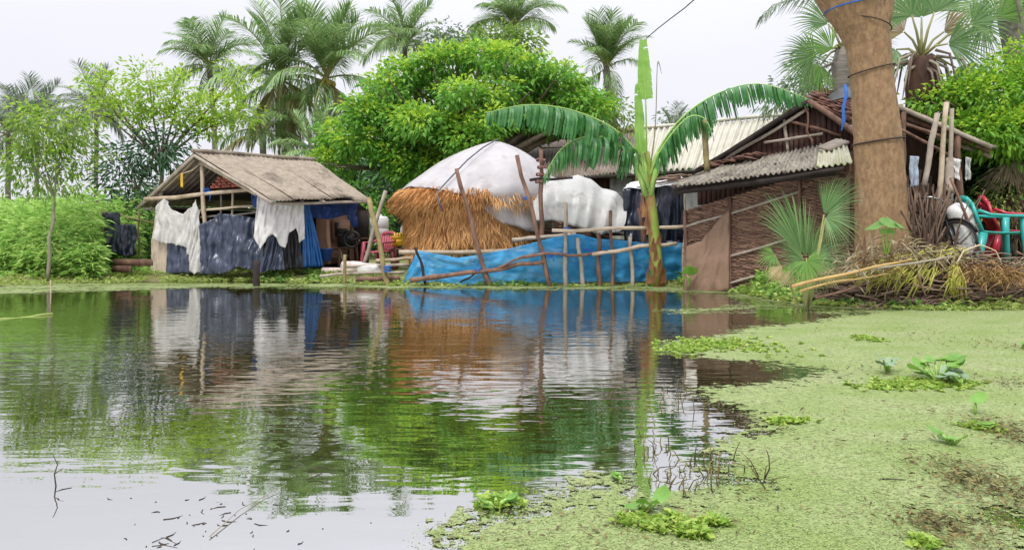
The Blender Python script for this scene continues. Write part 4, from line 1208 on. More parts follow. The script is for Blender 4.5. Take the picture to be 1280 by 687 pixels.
# hanging sheets
S = {}
hang('net_sheet', 'white gauze net draped from two peaks on the hut gable', 'net', m_gauze, [V(196, 258, 15.6), V(206, 247, 15.55), V(216, 262, 15.5), V(230, 268, 15.45), V(240, 258, 15.35), V(245, 249, 15.3), V(249, 262, 15.3), V(252, 300, 15.3)],
     [V(192, 300, 15.6), V(205, 304, 15.55), V(220, 306, 15.5), V(233, 309, 15.45), V(237, 318, 15.4), V(238, 341, 15.35), V(246, 342, 15.3), V(252, 339, 15.3)], group='sheets hung round the left hut', amp=.035, folds=9, seed=1, ragged=.06, nu=70, nv=30)
hang('sacking', 'cream sacking hung at the left corner of the left hut', 'sacking', m_cream, [V(190, 300, 15.72), V(198, 250, 15.72), V(210, 262, 15.68)], [V(189, 343, 15.72), V(200, 343, 15.7), V(211, 343, 15.66)], group='sheets hung round the left hut', amp=.02, folds=3, seed=2, nu=24)
hang('tarp', 'small crumpled navy tarp below the white net on the left hut', 'tarp', m_navy, [V(209, 296, 15.64), V(220, 300, 15.6), V(238, 306, 15.5)], [V(209, 343, 15.6), V(222, 341, 15.55), V(240, 341, 15.45)], group='sheets hung round the left hut', amp=.04, folds=4, seed=3, nu=30)
hang('tarp', 'wide navy tarp with vertical creases across the left hut front', 'tarp', m_navy, [V(251, 282, 15.2), V(262, 276, 15.15), V(275, 267, 15.1), V(300, 269, 15.0), V(316, 272, 14.95), V(328, 280, 14.9)],
     [V(251, 343, 15.15), V(268, 342, 15.1), V(286, 340, 15.0), V(300, 334, 14.95), V(316, 336, 14.9), V(331, 338, 14.85)], group='sheets hung round the left hut', amp=.06, folds=7, seed=4, nu=90, nv=40, crumple=.8, ragged=.03)
hang('white_cloth', 'torn white cloth hanging in points under the left hut eave', 'cloth', m_white, [V(322, 240, 14.65), V(332, 250, 14.62), V(346, 254, 14.7), V(362, 256, 14.85), V(379, 250, 15.1)],
     [V(317, 296, 14.6), V(325, 312, 14.6), V(334, 296, 14.62), V(341, 292, 14.66), V(350, 306, 14.72), V(356, 311, 14.76), V(362, 290, 14.82), V(370, 284, 14.95), V(374, 303, 15.0), V(381, 298, 15.08)], group='sheets hung round the left hut', amp=.035, folds=6, seed=5, nu=70, nv=30, ragged=.03)
hang('tarp', 'dark grey tarp bunched under the white cloth on the left hut', 'tarp', m_navy, [V(336, 292, 14.8), V(344, 290, 14.78), V(352, 300, 14.85)], [V(324, 341, 14.75), V(340, 337, 14.8), V(356, 337, 14.85)], group='sheets hung round the left hut', amp=.05, folds=4, seed=6, nu=34)
hang('plastic_sheet', 'black plastic sheet in the shadow beside the blue curtain', 'plastic sheet', m_blacksheet, [V(345, 262, 15.15), V(380, 258, 15.3)], [V(345, 338, 15.1), V(384, 335, 15.3)], group='sheets hung round the left hut', amp=.04, folds=5, seed=7)
hang('tarp', 'bright blue tarp curtain tapering down the left hut side', 'tarp', m_blue, [V(376, 254, 15.2), V(386, 254, 15.3)], [V(379, 334, 15.25), V(405, 333, 15.5)], group='sheets hung round the left hut', amp=.035, folds=4, seed=8, nu=34)
hang('tarp', 'dark blue tarp strip under the right eave of the left hut', 'tarp', m_deepblue, [V(384, 252, 15.4), V(446, 252, 16.6)], [V(386, 272, 15.45), V(412, 274, 15.9), V(434, 268, 16.4), V(440, 284, 16.5), V(446, 284, 16.6)], group='sheets hung round the left hut', amp=.03, folds=6, seed=9)
hang('tarp', 'scrap of deep blue tarp at the left hut front corner post', 'tarp', m_deepblue, [V(314, 241, 14.95), V(324, 241, 14.9)], [V(316, 258, 14.95), V(324, 262, 14.9)], group='sheets hung round the left hut', amp=.02, folds=2, seed=10)
hang('rag', 'yellow rag dangling inside the left hut gable', 'rag', m_yellow, [V(226, 217, 15.4), V(229, 216, 15.4)], [V(226, 233, 15.4), V(229, 235, 15.4)], amp=.01, folds=1, seed=11, nu=8, nv=10)
MB().tube([V(251, 204, 15.3), V(240, 213, 15.35), V(228, 217, 15.4)], .012, n=5).build('cord', m_palestraw, hut)
# engine in the hut's open side
en = thing('pump_engine', 'dark oily pump engine standing in the open side of the left hut', 'engine', V(432, 322, 16.25))
MB().box(V(433, 301, 16.25), (.34, .3, .26), rz=.5).build('engine_block', m_metal, en)
mb = MB(); c = V(440, 299, 16.05)
mb.tube([c + Vector((math.cos(a) * .17, -.02, math.sin(a) * .17)) for a in np.linspace(0, 2 * PI, 17)], .03, n=6)
for a in (0, 1.05, 2.1): mb.tube([c + Vector((math.cos(a) * .17, -.02, math.sin(a) * .17)), c - Vector((math.cos(a) * .17, .02, math.sin(a) * .17))], .014, n=5)
mb.build('flywheel', m_metal, en)
MB().tube([V(420, 296, 16.2), V(420, 284, 16.2), V(421, 278, 16.2)], [.03, .035, .05], n=8).build('exhaust', m_metal, en)
mb = MB(); mb.tube([V(428, 293, 16.15), V(432, 287, 16.15), V(437, 291, 16.15)], .035, n=7); mb.build('fuel_pipe', m_rubber, en)
MB().box(V(428, 289, 16.25), (.2, .16, .12), rz=.4).build('fuel_tank', m_metal, en)
for x_ in (424, 441): MB().pole(V(x_, 306, 16.25), V(x_, 333, 16.25), .03, seed=x_).build('leg', m_wood, en)


def revolve(prof, c, n=18, mb=None, m=0):
    mb = mb or MB(); c = Vector(c)
    mb.grid([[c + Vector((r_ * math.cos(2 * PI * a / n), r_ * math.sin(2 * PI * a / n), z_)) for r_, z_ in prof] for a in range(n)], m, closed_u=True)
    return mb
o = revolve([(0, 0), (.12, 0), (.155, .25), (.165, .25), (.165, .265), (.145, .265), (.112, .02), (0, .02)], V(407, 326, 15.75)).build('bucket', m_bluebucket, smooth=True)
tag(o, 'dark blue plastic bucket by the foot of the blue curtain', 'bucket')


# ----------------------------------------------------------------- sacks
def sack(name, label, cat, m_, base, h_, w_, dep, lean=0.0, rz=0.0, seed=0.0, lie=False, group=None, tie=True):
    base = Vector(base); P_ = []
    nu, nv = 26, 20
    for i in range(nu):
        a = 2 * PI * i / nu; row = []
        for j in range(nv + 1):
            v = j / nv
            prof = min(1, (v / .10) ** .5 if v > 0 else 0) * (1 - .16 * v) * (1 if v < .88 else max(.12, 1 - ((v - .88) / .12) ** 1.2 * .75))
            ca, sa = math.cos(a), math.sin(a)
            sq = (abs(ca) ** 3 + abs(sa) ** 3) ** (-1 / 3)
            r_ = prof * sq * (1 + .10 * nz(ca * 1.7 + seed, sa * 1.7, v * 3) + .04 * nz(ca * 5 + seed, sa * 5, v * 9))
            p = Vector((ca * w_ / 2 * r_, sa * dep / 2 * r_, v * h_ + .02 * nz(ca + seed, sa, v)))
            if lie: p = Vector((p.z - h_ / 2, p.y, p.x + w_ / 2 * .8))
            p.x += lean * p.z
            p = Matrix.Rotation(rz, 3, 'Z') @ p
            row.append(base + p)
        P_.append(row)
    o = MB().grid(P_, closed_u=True).build(name, m_, smooth=True, origin=base)
    return tag(o, label, cat, group)
sack('sack', 'bulging white woven sack leaning beside the stick pile', 'sack', m_sack, GP(1209, 10.72, .02), .90, .45, .38, lean=-.16, rz=.2, seed=2)
sack('grain_sack', 'pale pink sack lying on the bank right of the left hut', 'sack', m_sackp, GP(441, 15.3), .5, .3, .36, rz=.2, lie=True, seed=5, group='sacks on the bank')
sack('grain_sack', 'white rumpled sack lying nearest the leaning bamboo pole', 'sack', m_white, GP(462, 15.0), .5, .26, .34, rz=-.2, lie=True, seed=7, group='sacks on the bank')
sack('grain_sack', 'flat pinkish bundle of sacking at the foot of the pump engine', 'sack', m_sackp, GP(418, 15.5), .6, .14, .34, rz=.1, lie=True, seed=9, group='sacks on the bank')

# ----------------------------------------------------------------- left bank odds and ends
hang('tarp', 'black and navy tarp hung over a line left of the hut', 'tarp', m_navydark, [V(129, 266, 16.0), V(150, 265, 15.9), V(151, 280, 15.9), V(172, 281, 15.8)], [V(133, 312, 16.0), V(150, 318, 15.9), V(158, 322, 15.9), V(172, 318, 15.8)], amp=.05, folds=5, seed=14, nu=40)
lf = thing('drying_line', 'thin pole line carrying the dark tarp left of the hut', 'drying line', GP(150, 16.0))
for x_ in (128, 174): MB().pole(GP(x_, 16.0), V(x_, 262, 16.0), .025, .02, .02, x_).build('pole', m_greenbam, lf)
MB().pole(V(126, 264, 16.02), V(200, 280, 15.9), .016, .014, .01, 5).build('rail', m_greenbam, lf)
for i, (x0, x1, y0, y1, lab) in enumerate([(142, 190, 325, 333, 'upper weathered board lying along the bank left of the hut'), (140, 164, 333, 341, 'short lower board lying along the bank left of the hut')]):
    a_ = V(x0, y1, 15.4); b_ = V(x1, y1 - 3, 15.3)
    mb = MB(); mid = (a_ + b_) / 2; mb.box(mid + Vector((0, 0, .06)), ((b_ - a_).length, .05, .13), rz=math.atan2(b_.y - a_.y, b_.x - a_.x), rx=.2)
    tag(mb.build('board', m_wood), lab, 'board', 'boards on the left bank')
o = MB().pole(WP(321, 358) + Vector((0, 0, -.3)), V(321, 325, 13.7), .065, .055, .01, 3, wob=.2).build('stump_post', m_blackwood)
tag(o, 'short black stump post standing in the water before the left hut', 'post')
o = MB().pole(GP(432, 14.2, -.2), V(431, 318, 14.2), .035, .03, .03, 4).build('stake', m_greenbam); tag(o, 'short brown stake at the end of the plank landing', 'stake')
# landing made of poles between hut and fence
ln_ = thing('pole_landing', 'low landing of poles and planks between the left hut and blue net', 'landing', GP(470, 14.4))
for i, (x0, y0, x1, y1, dd, r_, mm_) in enumerate([(430, 333, 512, 331, 14.9, .035, m_greybam), (435, 342, 505, 340, 14.4, .03, m_greybam), (445, 349, 500, 347, 14.1, .055, m_wood), (470, 326, 520, 322, 15.3, .04, m_bamboo), (400, 345, 450, 341, 14.5, .03, m_greybam)]):
    MB().pole(V(x0, y0, dd), V(x1, y1, dd), r_, r_ * .9, .012, i + .5).build('pole', mm_, ln_)
o = MB().pole(GP(489, 13.9, -.2), V(461, 247, 14.2), .05, .045, .02, 9).build('leaning_pole', m_greenbam); tag(o, 'dark pole leaning left with a blue tie near its foot', 'pole')
MB().tube([V(483.5, 333 + q_, 13.86) + Vector((math.cos(a) * .058, math.sin(a) * .058 + .03, 0)) for q_ in (0, 3, 6) for a in np.linspace(0, 2 * PI, 9)], .014, n=5).build('rope_tie', m_rope, o)
o = MB().pole(GP(452, 15.6), V(482, 238, 15.6), .045, .04, .012, 12).build('leaning_pole', m_greybam); tag(o, 'pale bamboo pole leaning right beside the left hut eave', 'pole')


# chairs
def chair(label, m_, base, rz, s=1.0, group=None):
    """a moulded armchair facing +X"""
    base = Vector(base)
    t = thing('plastic_chair', label, 'chair', base, group)
    Mz = Matrix.Rotation(rz, 3, 'Z')
    T = lambda x, y, z: base + Mz @ (Vector((x, y, z)) * s)
    def strip(pts, w0, w1, th, name, axis=(0, 1, 0)):
        P_ = []
        ax = Vector(axis)
        mb = MB()
        vs = []; fs = []
        nP = len(pts)
        for i, p in enumerate(pts):
            p = Vector(p); q = Vector(pts[min(i + 1, nP - 1)]) - Vector(pts[max(i - 1, 0)]); q.normalize()
            n_ = q.cross(ax).normalized() * th / 2
            w_ = w0 + (w1 - w0) * i / (nP - 1)
            for sx_, sy_ in ((-1, -1), (1, -1), (1, 1), (-1, 1)):
                vs.append(T(*(p + ax * sx_ * w_ * .62 + n_ * sy_ * 1.15)))
        for i in range(nP - 1):
            for k_ in range(4):
                fs.append((i * 4 + k_, i * 4 + (k_ + 1) % 4, (i + 1) * 4 + (k_ + 1) % 4, (i + 1) * 4 + k_))
        fs += [(3, 2, 1, 0), tuple((nP - 1) * 4 + k_ for k_ in range(4))]
        mb.add(vs, fs)
        return mb.build(name, m_, t)
    for sy in (-1, 1):
        strip([(.24, sy * .27, .64), (.245, sy * .275, .40), (.26, sy * .29, .2), (.28, sy * .30, 0)], .06, .045, .065, 'leg')
        strip([(-.20, sy * .22, .44), (-.25, sy * .245, .2), (-.30, sy * .26, 0)], .06, .045, .07, 'leg')
        strip([(-.27, sy * .25, .72), (-.15, sy * .285, .665), (.05, sy * .29, .65), (.20, sy * .285, .65), (.265, sy * .275, .63)], .055, .06, .03, 'armrest')
    mb = MB(); P_ = []
    for i in range(9):
        u = i / 8; x_ = .26 - .48 * u
        P_.append([T(x_, (v - .5) * (.50 - .06 * u), .43 + .02 * abs(v - .5) * 2 - .02 * math.sin(PI * u) + (-.02 * (1 - u) ** 6)) for v in np.linspace(0, 1, 9)])
    mb.slab(P_, .018 * s); mb.build('seat', m_, t)
    bx = lambda z: -.20 - .16 * (z - .43) / .45
    for y_ in (-.14, -.07, 0, .07, .14):
        strip([(bx(.44), y_ * .9, .44), (bx(.62) - .015, y_, .62), (bx(.80), y_ * 1.05, .80)], .045, .045, .012, 'back_slat')
    for sy in (-1, 1):
        strip([(bx(.40), sy * .205, .40), (bx(.62) - .01, sy * .225, .62), (bx(.82), sy * .215, .82)], .055, .05, .03, 'back_frame')
    P2 = []
    strip([(bx(.84), -.225, .80), (bx(.86) - .01, -.13, .86), (bx(.87) - .015, 0, .875), (bx(.86) - .01, .13, .86), (bx(.84), .225, .80)], .07, .07, .025, 'back_rail', axis=(0, 0, 1))
    return t
cg = 'moulded plastic chairs'
chair('teal plastic armchair at the right edge of the bank', m_teal, GP(1242, 10.7), R(-12), 1.12, cg)
chair('red plastic armchair half hidden behind the teal one', m_red, GP(1266, 11.3), R(-20), 1.16, cg)
chair('faded pink plastic chair between the left hut and haystack', m_pink, GP(474, 16.2), R(-120), .95, cg)
# yellow crate on a stand
yt = thing('yellow_crate', 'bright yellow plastic crate beside the pink chair', 'crate', V(502, 312, 16.4))
mb = MB(); c = V(502, 307, 16.4)
for (dx, dy, sx_, sy_) in ((0, -.13, .36, .015), (0, .13, .36, .015), (-.18, 0, .015, .26), (.18, 0, .015, .26)): mb.box(c + Vector((dx, dy, .1)), (sx_, sy_, .2))
mb.box(c + Vector((0, 0, .01)), (.34, .24, .02)); mb.box(c + Vector((0, -.14, .19)), (.4, .03, .03)); mb.box(c + Vector((0, -.14, .1)), (.4, .012, .025))
mb.build('body', m_yellow, yt)
mb = MB()
for k_ in range(6): mb.tube([c + Vector((-.15 + k_ * .06, -.05, .18)), c + Vector((-.15 + k_ * .06, 0, .27)), c + Vector((-.15 + k_ * .06, .06, .18))], .025, n=6)
mb.build('contents', m_yellow, yt)
wt = thing('wooden_stand', 'rough wooden stand under the yellow crate', 'stand', GP(502, 16.4))
for dx in (-.2, .2):
    for dy in (-.12, .12): MB().pole(GP(502, 16.4) + Vector((dx, dy, -.05)), V(502, 314, 16.4) + Vector((dx, dy, 0)), .028, seed=dx * 9 + dy).build('leg', m_wood, wt)
MB().box(V(502, 311, 16.4), (.56, .4, .035)).build('top', m_wood, wt)
MB().box(V(502, 322, 16.4), (.5, .04, .06)).build('cross_rail', m_wood, wt)
# white water drum & wheel between poles
o = revolve([(0, 0), (.2, 0), (.22, .03), (.22, .18), (.205, .2), (.22, .22), (.22, .42), (.18, .47), (.06, .49), (.06, .53), (0, .53)], V(474, 296, 17.2)).build('water_drum', m_white, smooth=True)
tag(o, 'white plastic water drum behind the crossed poles', 'drum')
o = revolve([(0, 0), (.045, 0), (.05, .02), (.05, .13), (.03, .17), (.02, .18), (.02, .21), (0, .21)], V(503, 293, 16.45)).build('bottle', m_white, smooth=True)
tag(o, 'small white bottle standing on the yellow crate', 'bottle')
tb = thing('wooden_table', 'dark low table under the white drum', 'table', GP(470, 17.0))
MB().box(V(472, 298, 17.1), (1.1, .5, .05)).build('top', m_wood, tb)
for dx in (-.45, .45):
    for dy in (-.18, .18): MB().pole(GP(472, 17.1) + Vector((dx, dy, -.05)), V(472, 298, 17.1) + Vector((dx, dy, 0)), .03, seed=dx).build('leg', m_wood, tb)

# ----------------------------------------------------------------- haystack
hc = GP(598, 15.9)
hs_ = thing('haystack', 'round orange straw stack raised on a pole platform', 'haystack', hc)
cx, cy = hc.x, hc.y; AX, AY = 1.66, 1.45
def stackR(a, z):
    """outline of the stack at height z; a = angle from +X"""
    wall = 1.0 - .115 * min(1, max(0, (1.72 - z) / .28)) - .02 * max(0, 1.4 - z)
    if z > 1.75:
        wall = max(0.0, 1 - ((z - 1.75) / 1.16) ** 1.45) ** .74 if z < 2.91 else 0
    n_ = 1 + .05 * nz(math.cos(a) * 2, math.sin(a) * 2, z * 1.5) + .03 * nz(math.cos(a) * 5, math.sin(a) * 5, z * 4)
    return AX * wall * n_, AY * wall * n_
mb = MB(); P_ = []
for i in range(48):
    a = 2 * PI * i / 48; row = [Vector((cx, cy, .66))]
    for z_ in (.66, .75, .9, 1.05, 1.2, 1.35, 1.5, 1.65, 1.75, 1.9, 2.1, 2.3, 2.5, 2.65, 2.78, 2.86, 2.90):
        rx, ry = stackR(a, z_)
        row.append(Vector((cx + .36 * max(0, (z_ - 1.75) / 1.16) ** .8 + math.cos(a) * rx * .97, cy + math.sin(a) * ry * .97, z_)))
    P_.append(row)
mb.grid(P_, closed_u=True)
mb.build('straw_core', m_straw, hs_, smooth=True)
rng = np.random.default_rng(81)
nc = 1500; per = 13; n = nc * per
ac = rng.uniform(0, 2 * PI, nc); zc = .62 + rng.random(nc) ** .9 * 1.32
dc = rng.normal(size=(nc, 3)) * np.array([.38, .38, .2]); fc_ = rng.random(nc) ** 2 * .55
a = np.repeat(ac, per) + rng.normal(size=n) * .035; z_ = np.clip(np.repeat(zc, per) + rng.normal(size=n) * .05, .60, 1.95)
rr = np.array([stackR(q_, w_) for q_, w_ in zip(a, z_)])
lift_ = np.repeat(rng.uniform(.96, 1.03, nc), per)
p = np.stack([cx + np.cos(a) * rr[:, 0] * lift_, cy + np.sin(a) * rr[:, 1] * lift_, z_], 1)
outv = np.stack([np.cos(a), np.sin(a), np.zeros(n)], 1); tng = np.stack([-np.sin(a), np.cos(a), np.zeros(n)], 1)
d = outv * (.12 + np.repeat(fc_, per)[:, None] + np.where(z_ > 1.6, .25, 0)[:, None]) + np.array([0, 0, -1.0]) + np.repeat(dc, per, 0) + rng.normal(size=(n, 3)) * .16
ms = MB(); ms.leaves(p, d, rng.uniform(.10, .34, n), rng.uniform(.006, .015, n), rng, fold=.1, droop=.12, side=tng + rng.normal(size=(n, 3)) * .4)
ms.build('straw_strands', m_strand, hs_)
# straw eave on the left that sticks out under the cover
n = 3200
a = rng.uniform(PI * .75, PI * 1.55, n); z_ = rng.uniform(1.62, 1.92, n)
rr = np.array([stackR(q_, w_) for q_, w_ in zip(a, z_)])
p = np.stack([cx + np.cos(a) * rr[:, 0], cy + np.sin(a) * rr[:, 1], z_], 1)
d = np.stack([np.cos(a), np.sin(a), -.75 + .3 * rng.random(n)], 1) + rng.normal(size=(n, 3)) * .2
ms = MB(); ms.leaves(p, d, rng.uniform(.15, .34, n), rng.uniform(.007, .015, n), rng, fold=.1, droop=.35)
ms.build('straw_fringe', m_strand, hs_)
# platform under it
pf = thing('stack_platform', 'pole platform holding the haystack above the bank', 'platform', hc)
for i in range(4):
    y_ = cy - 1.35 + i * .8
    MB().pole(Vector((cx - 1.5, y_, .60)), Vector((cx + 1.55 + .8 * (i == 0), y_ - .05, .63)), .05, .045, .01, i * 2.2).build('pole', m_wood if i else m_bamboo, pf)
for i in range(3):
    for j in range(2):
        x_ = cx - 1.2 + i * 1.2; y_ = cy - 1.2 + j * 2.2
        MB().pole(Vector((x_, y_, gz(x_, y_) - .15)), Vector((x_, y_, .58)), .055, .05, .02, i + j * 3.3).build('post', m_wood, pf)
# white cover
P_ = []
for i in range(97):
    a = 2 * PI * i / 96
    # how far the cover comes down on each side: high on the left and front-left, low on the right
    ca, sa = math.cos(a), math.sin(a)
    low = float(np.interp(math.degrees(a) if a <= PI else math.degrees(a) - 360, [-180, -140, -115, -90, -72, -45, 0, 60, 120, 180], [1.82, 1.90, 1.84, 1.58, 1.16, .96, 1.0, 1.3, 1.65, 1.82])) + .05 * nz(ca * 3, sa * 3, 5) + .03 * nz(ca * 9, sa * 9, 2)
    zb = max(1.75, low)
    row = []
    for j in range(27):
        v = (j / 26) ** 1.0
        th = v * PI / 2
        if v < .62:
            z_ = zb + (2.9 - zb) * math.cos(v / .62 * PI / 2)
        else:
            z_ = zb + (low - zb) * (v - .62) / .38
        rx, ry = stackR(a, min(z_, 2.899))
        wr = .05 + .045 * nz(ca * 6, sa * 6, z_ * 1.2) * v + .065 * (1 - 3 * abs(nz(a * 5 + z_ * .5, z_ * .3, 3))) * v + .026 * (1 - 3.4 * abs(nz(a * 13 + z_ * .6, z_ * .5, 9))) * v + (.12 * max(0, (1.75 - z_)) if z_ < 1.75 else 0)
        row.append((cx + .36 * max(0, (z_ - 1.75) / 1.16) ** .8 + ca * (rx + wr), cy + sa * (ry + wr), z_ + .03 + .02 * nz(ca * 3, sa * 3, v * 4)))
    P_.append(row)
P_[-1] = P_[0]
o = MB().slab(np.array(P_)[::-1], .006).build('cover_sheet', m_pinkwhite, smooth=True)
tag(o, 'pinkish white plastic cover draped over the orange haystack', 'cover sheet')
# strap over the cover with its weight
pts = []
for (px, py, dd) in [(622, 174, 15.7), (604, 184, 15.15), (584, 200, 14.78), (564, 221, 14.5), (546, 240, 14.3), (549, 252, 14.18), (553, 264, 14.12)]:
    pts.append(V(px, py, dd))
o = MB().tube(pts, .016, n=5).build('strap', m_navy); tag(o, 'dark strap running down over the haystack cover', 'strap')

# second cover to the right with the heap under it
def lump(name, label, cat, m_, prof_top, bottom, d0, dep, seed):
    P_ = []
    n_ = len(prof_top)
    NU = 60
    for i in range(NU + 1):
        u = i / NU
        tp = poly_at([V(x_, y_, d0 + dep * .5) for x_, y_ in prof_top], u)
        bt = poly_at([V(x_, y_, d0) for x_, y_ in bottom], u)
        row = []
        for j in range(25):
            v = j / 24
            if v < .25:   # back side coming up
                q_ = v / .25; p = Vector((tp.x, d0 + dep * (1.1 - .6 * q_), tp.z - .12 * (1 - q_) ** 2 - .45 * (1 - q_)))
            else:
                q_ = (v - .25) / .75
                s_ = math.sin(q_ * PI / 2)
                p = Vector((tp.x + (bt.x - tp.x) * q_, d0 + dep * .5 * (1 - s_) , tp.z + (bt.z - tp.z) * (1 - math.cos(q_ * PI / 2)) ** .75))
            f = .03 * nz(u * 6 + seed, v * 2.0, seed) + .010 * nz(u * 17 + seed, v * 4, 3) + (.075 * (1 - 3 * abs(nz(u * 5.5 + v * 1.0, v * .5, 4))) + .012 * (1 - 3 * abs(nz(u * 21 - v, v * 1.2, 8)))) * v
            row.append((p.x, p.y - f, p.z + .02 * nz(u * 9, v * 3, seed) + (.05 * nz(u * 16, seed) if j == 24 else 0)))
        P_.append(row)
    o = MB().slab(np.array(P_), .006).build(name, m_, smooth=True)
    return tag(o, label, cat)
lump('cover_sheet', 'dirty white plastic cover over the low heap behind the fence', 'cover sheet', m_dirtywhite, [(664, 245), (671, 232), (688, 221), (700, 223), (722, 219), (738, 224), (752, 235), (770, 240), (784, 255)],
     [(668, 276), (690, 276), (710, 280), (730, 287), (748, 292), (765, 293), (776, 288), (780, 282)], 14.45, 1.3, 3)
rng = np.random.default_rng(83)
mb = MB(); 
for i in range(90):
    x_ = rng.uniform(668, 770); y_ = rng.uniform(285, 318); dd = rng.uniform(14.65, 15.3)
    p = V(x_, y_, dd); a = rng.normal() * .35
    mb.pole(p - Vector((.35 * math.cos(a), .1 * rng.normal(), .35 * math.sin(a) * .4)), p + Vector((.35 * math.cos(a), .1 * rng.normal(), .35 * math.sin(a) * .4)), .022, .016, .03, i * 1.7, n=5, seg=3)
tag(mb.build('firewood_heap', m_stick2), 'dark firewood heap under the dirty white cover', 'firewood', kind='stuff')

# ----------------------------------------------------------------- blue net fence
fc = WP(690, 356)
fe = thing('net_fence', 'blue netting fence on crooked poles at the water edge', 'fence', fc)
top = [(503, 353, 14.1), (512, 334, 14.15), (522, 313, 14.2), (545, 317, 14.1), (572, 322, 14.0), (600, 318, 13.95), (630, 312, 13.9), (660, 305, 13.85), (690, 297, 13.8), (722, 292, 13.8), (745, 298, 13.8), (775, 300, 13.8), (810, 304, 13.85), (856, 303, 13.9)]
bot = [(500, 358, 14.05), (525, 356.5, 14.0), (560, 356, 13.95), (610, 355, 13.9), (700, 353, 13.85), (780, 352, 13.85), (858, 350, 13.95)]
cloth([V(*q_) for q_ in top], [V(*q_) for q_ in bot], nu=150, nv=26, amp=.035, folds=12, seed=21, ragged=.03, crumple=.9, thick=.004).build('net', m_bluenet, fe, smooth=True)
cloth([V(705, 300, 14.0), V(760, 305, 14.0), V(850, 300, 14.1)], [V(705, 350, 14.0), V(780, 350, 14.0), V(856, 347, 14.1)], nu=60, nv=14, amp=.05, folds=6, seed=25, crumple=.8).build('dark_liner', m_navydark, fe, smooth=True)
posts = [((537, 352, 13.82), (519, 309, 13.85), .035, m_blackwood), ((617, 355, 13.78), (570, 211, 13.85), .058, m_wood), ((690, 352, 13.62), (646, 194, 13.85), .055, m_wood), ((707, 352, 13.68), (707, 253, 13.68), .056, m_greybam),
         ((731, 352, 13.66), (722, 297, 13.66), .05, m_greybam), ((750, 354, 13.66), (748, 291, 13.66), .056, m_wood), ((766, 352, 13.66), (763, 263, 13.66), .046, m_wood), ((790, 350, 13.7), (788, 295, 13.7), .052, m_greybam),
         ((812, 346, 13.95), (799, 260, 13.95), .07, m_wood), ((676, 300, 14.2), (676, 187, 14.2), .06, m_wood), ((854, 348, 13.75), (857, 230, 13.75), .03, m_bamboo)]
for i, (a, b, r_, m_) in enumerate(posts):
    a_ = V(*a); a_.z -= .25
    MB().pole(a_, V(*b), r_ * .82, r_ * .66, .035, i * 3.1 + 1, wob=.5).build('post', m_, fe)
rails = [((513, 350, 13.75), (612, 338, 13.72), .055, m_wood), ((612, 338, 13.72), (680, 327, 13.6), .048, m_wood), ((612, 340, 13.7), (650, 322, 13.62), .032, m_wood), ((650, 322, 13.6), (760, 314, 13.6), .034, m_wood), ((740, 318, 13.58), (846, 304, 13.62), .046, m_bamboo),
         ((690, 288, 13.6), (866, 283, 13.6), .042, m_bamboo), ((640, 300, 14.1), (720, 293, 14.1), .05, m_greybam), ((662, 225, 14.15), (716, 222, 14.2), .035, m_blackwood), ((575, 353, 13.7), (600, 338, 13.7), .02, m_blackwood)]
for i, (a, b, r_, m_) in enumerate(rails):
    MB().pole(V(*a), V(*b), r_ * .85, r_ * .7, .03, i * 2.3 + 7, wob=.45).build('rail', m_, fe)
def tie(px, py, d, r_, n_=2):
    c = V(px, py, d); r_ *= .8
    pts = [c + Vector((math.cos(a) * r_, math.sin(a) * r_, (a / (2 * PI) - n_ / 2) * .03)) for a in np.linspace(0, 2 * PI * n_, n_ * 9)]
    pts += [pts[-1] + Vector((.02, -.03, -.05)), pts[-1] + Vector((.03, -.03, -.12))]
    MB().tube(pts, .009, n=5).build('rope_tie', m_rope, fe)
for q_ in [(708, 286, 13.66, .075), (764, 285, 13.64, .07), (658, 248, 13.77, .075), (686, 320, 13.62, .075), (707, 318, 13.66, .08), (765, 315, 13.64, .07), (790, 310, 13.67, .075), (597, 338, 13.72, .07), (812, 306, 13.8, .09), (734, 312, 13.64, .07)]:
    tie(*q_)
for k_ in range(4):
    tie_c = V(676 + rng.normal() * 2, 200 + k_ * 9, 14.2)
    MB().tube([tie_c + Vector((math.cos(a) * .08, math.sin(a) * .08, .02 * math.sin(a * 2))) for a in np.linspace(0, 2 * PI, 10)], .018, n=5).build('rope_tie', mat('reddish cord', (.22, .10, .09), (.15, .07, .06)) if k_ == 0 else bpy.data.materials['reddish cord'], fe)

# ----------------------------------------------------------------- tin roofed house behind
hz_ = thing('tin_roof_house', 'long low house with brown and cream sheet roofs behind the covers', 'house', GP(800, 21.5))
def rq(tl, tr, bl_, br_, n, m_, waves, amp, name, seed):
    sheet_roof(V(*tl), V(*tr), V(*bl_), V(*br_), n, hz_, m_, waves=waves, amp=amp, name=name, seed=seed, jit=.01, ends=.03)
rq((640, 178, 24.5), (800, 164, 24.0), (640, 226, 21.0), (788, 216, 20.6), 4, m_tin_brown, 9, .035, 'brown_roof_sheet', 3)
rq((800, 162, 24.0), (1010, 143, 23.4), (786, 217, 20.6), (985, 204, 20.0), 5, m_tin_cream, 6, .05, 'cream_roof_sheet', 6)
MB().pole(V(640, 176, 24.5), V(800, 161, 24.0), .09, .09, .004, 2).build('ridge_cap', m_tin_brown, hz_)
MB().pole(V(800, 160, 24.0), V(1010, 141, 23.4), .06, .06, .004, 4).build('ridge_cap', m_tin_cream, hz_)
def corr_wall(a, b, z0, z1, waves, amp, m_, name, parent):
    a = Vector(a); b = Vector(b); dv = (b - a).normalized(); n_ = Vector((dv.y, -dv.x, 0))
    P_ = [[tuple(a.lerp(b, i / (waves * 6)) + n_ * amp * math.sin(2 * PI * i / 6) + Vector((0, 0, z - a.z + (a.z - a.lerp(b, i / (waves * 6)).z)))) for z in (z0, (z0 + z1) / 2, z1)] for i in range(waves * 6 + 1)]
    MB().slab(P_, .015).build(name, m_, parent)
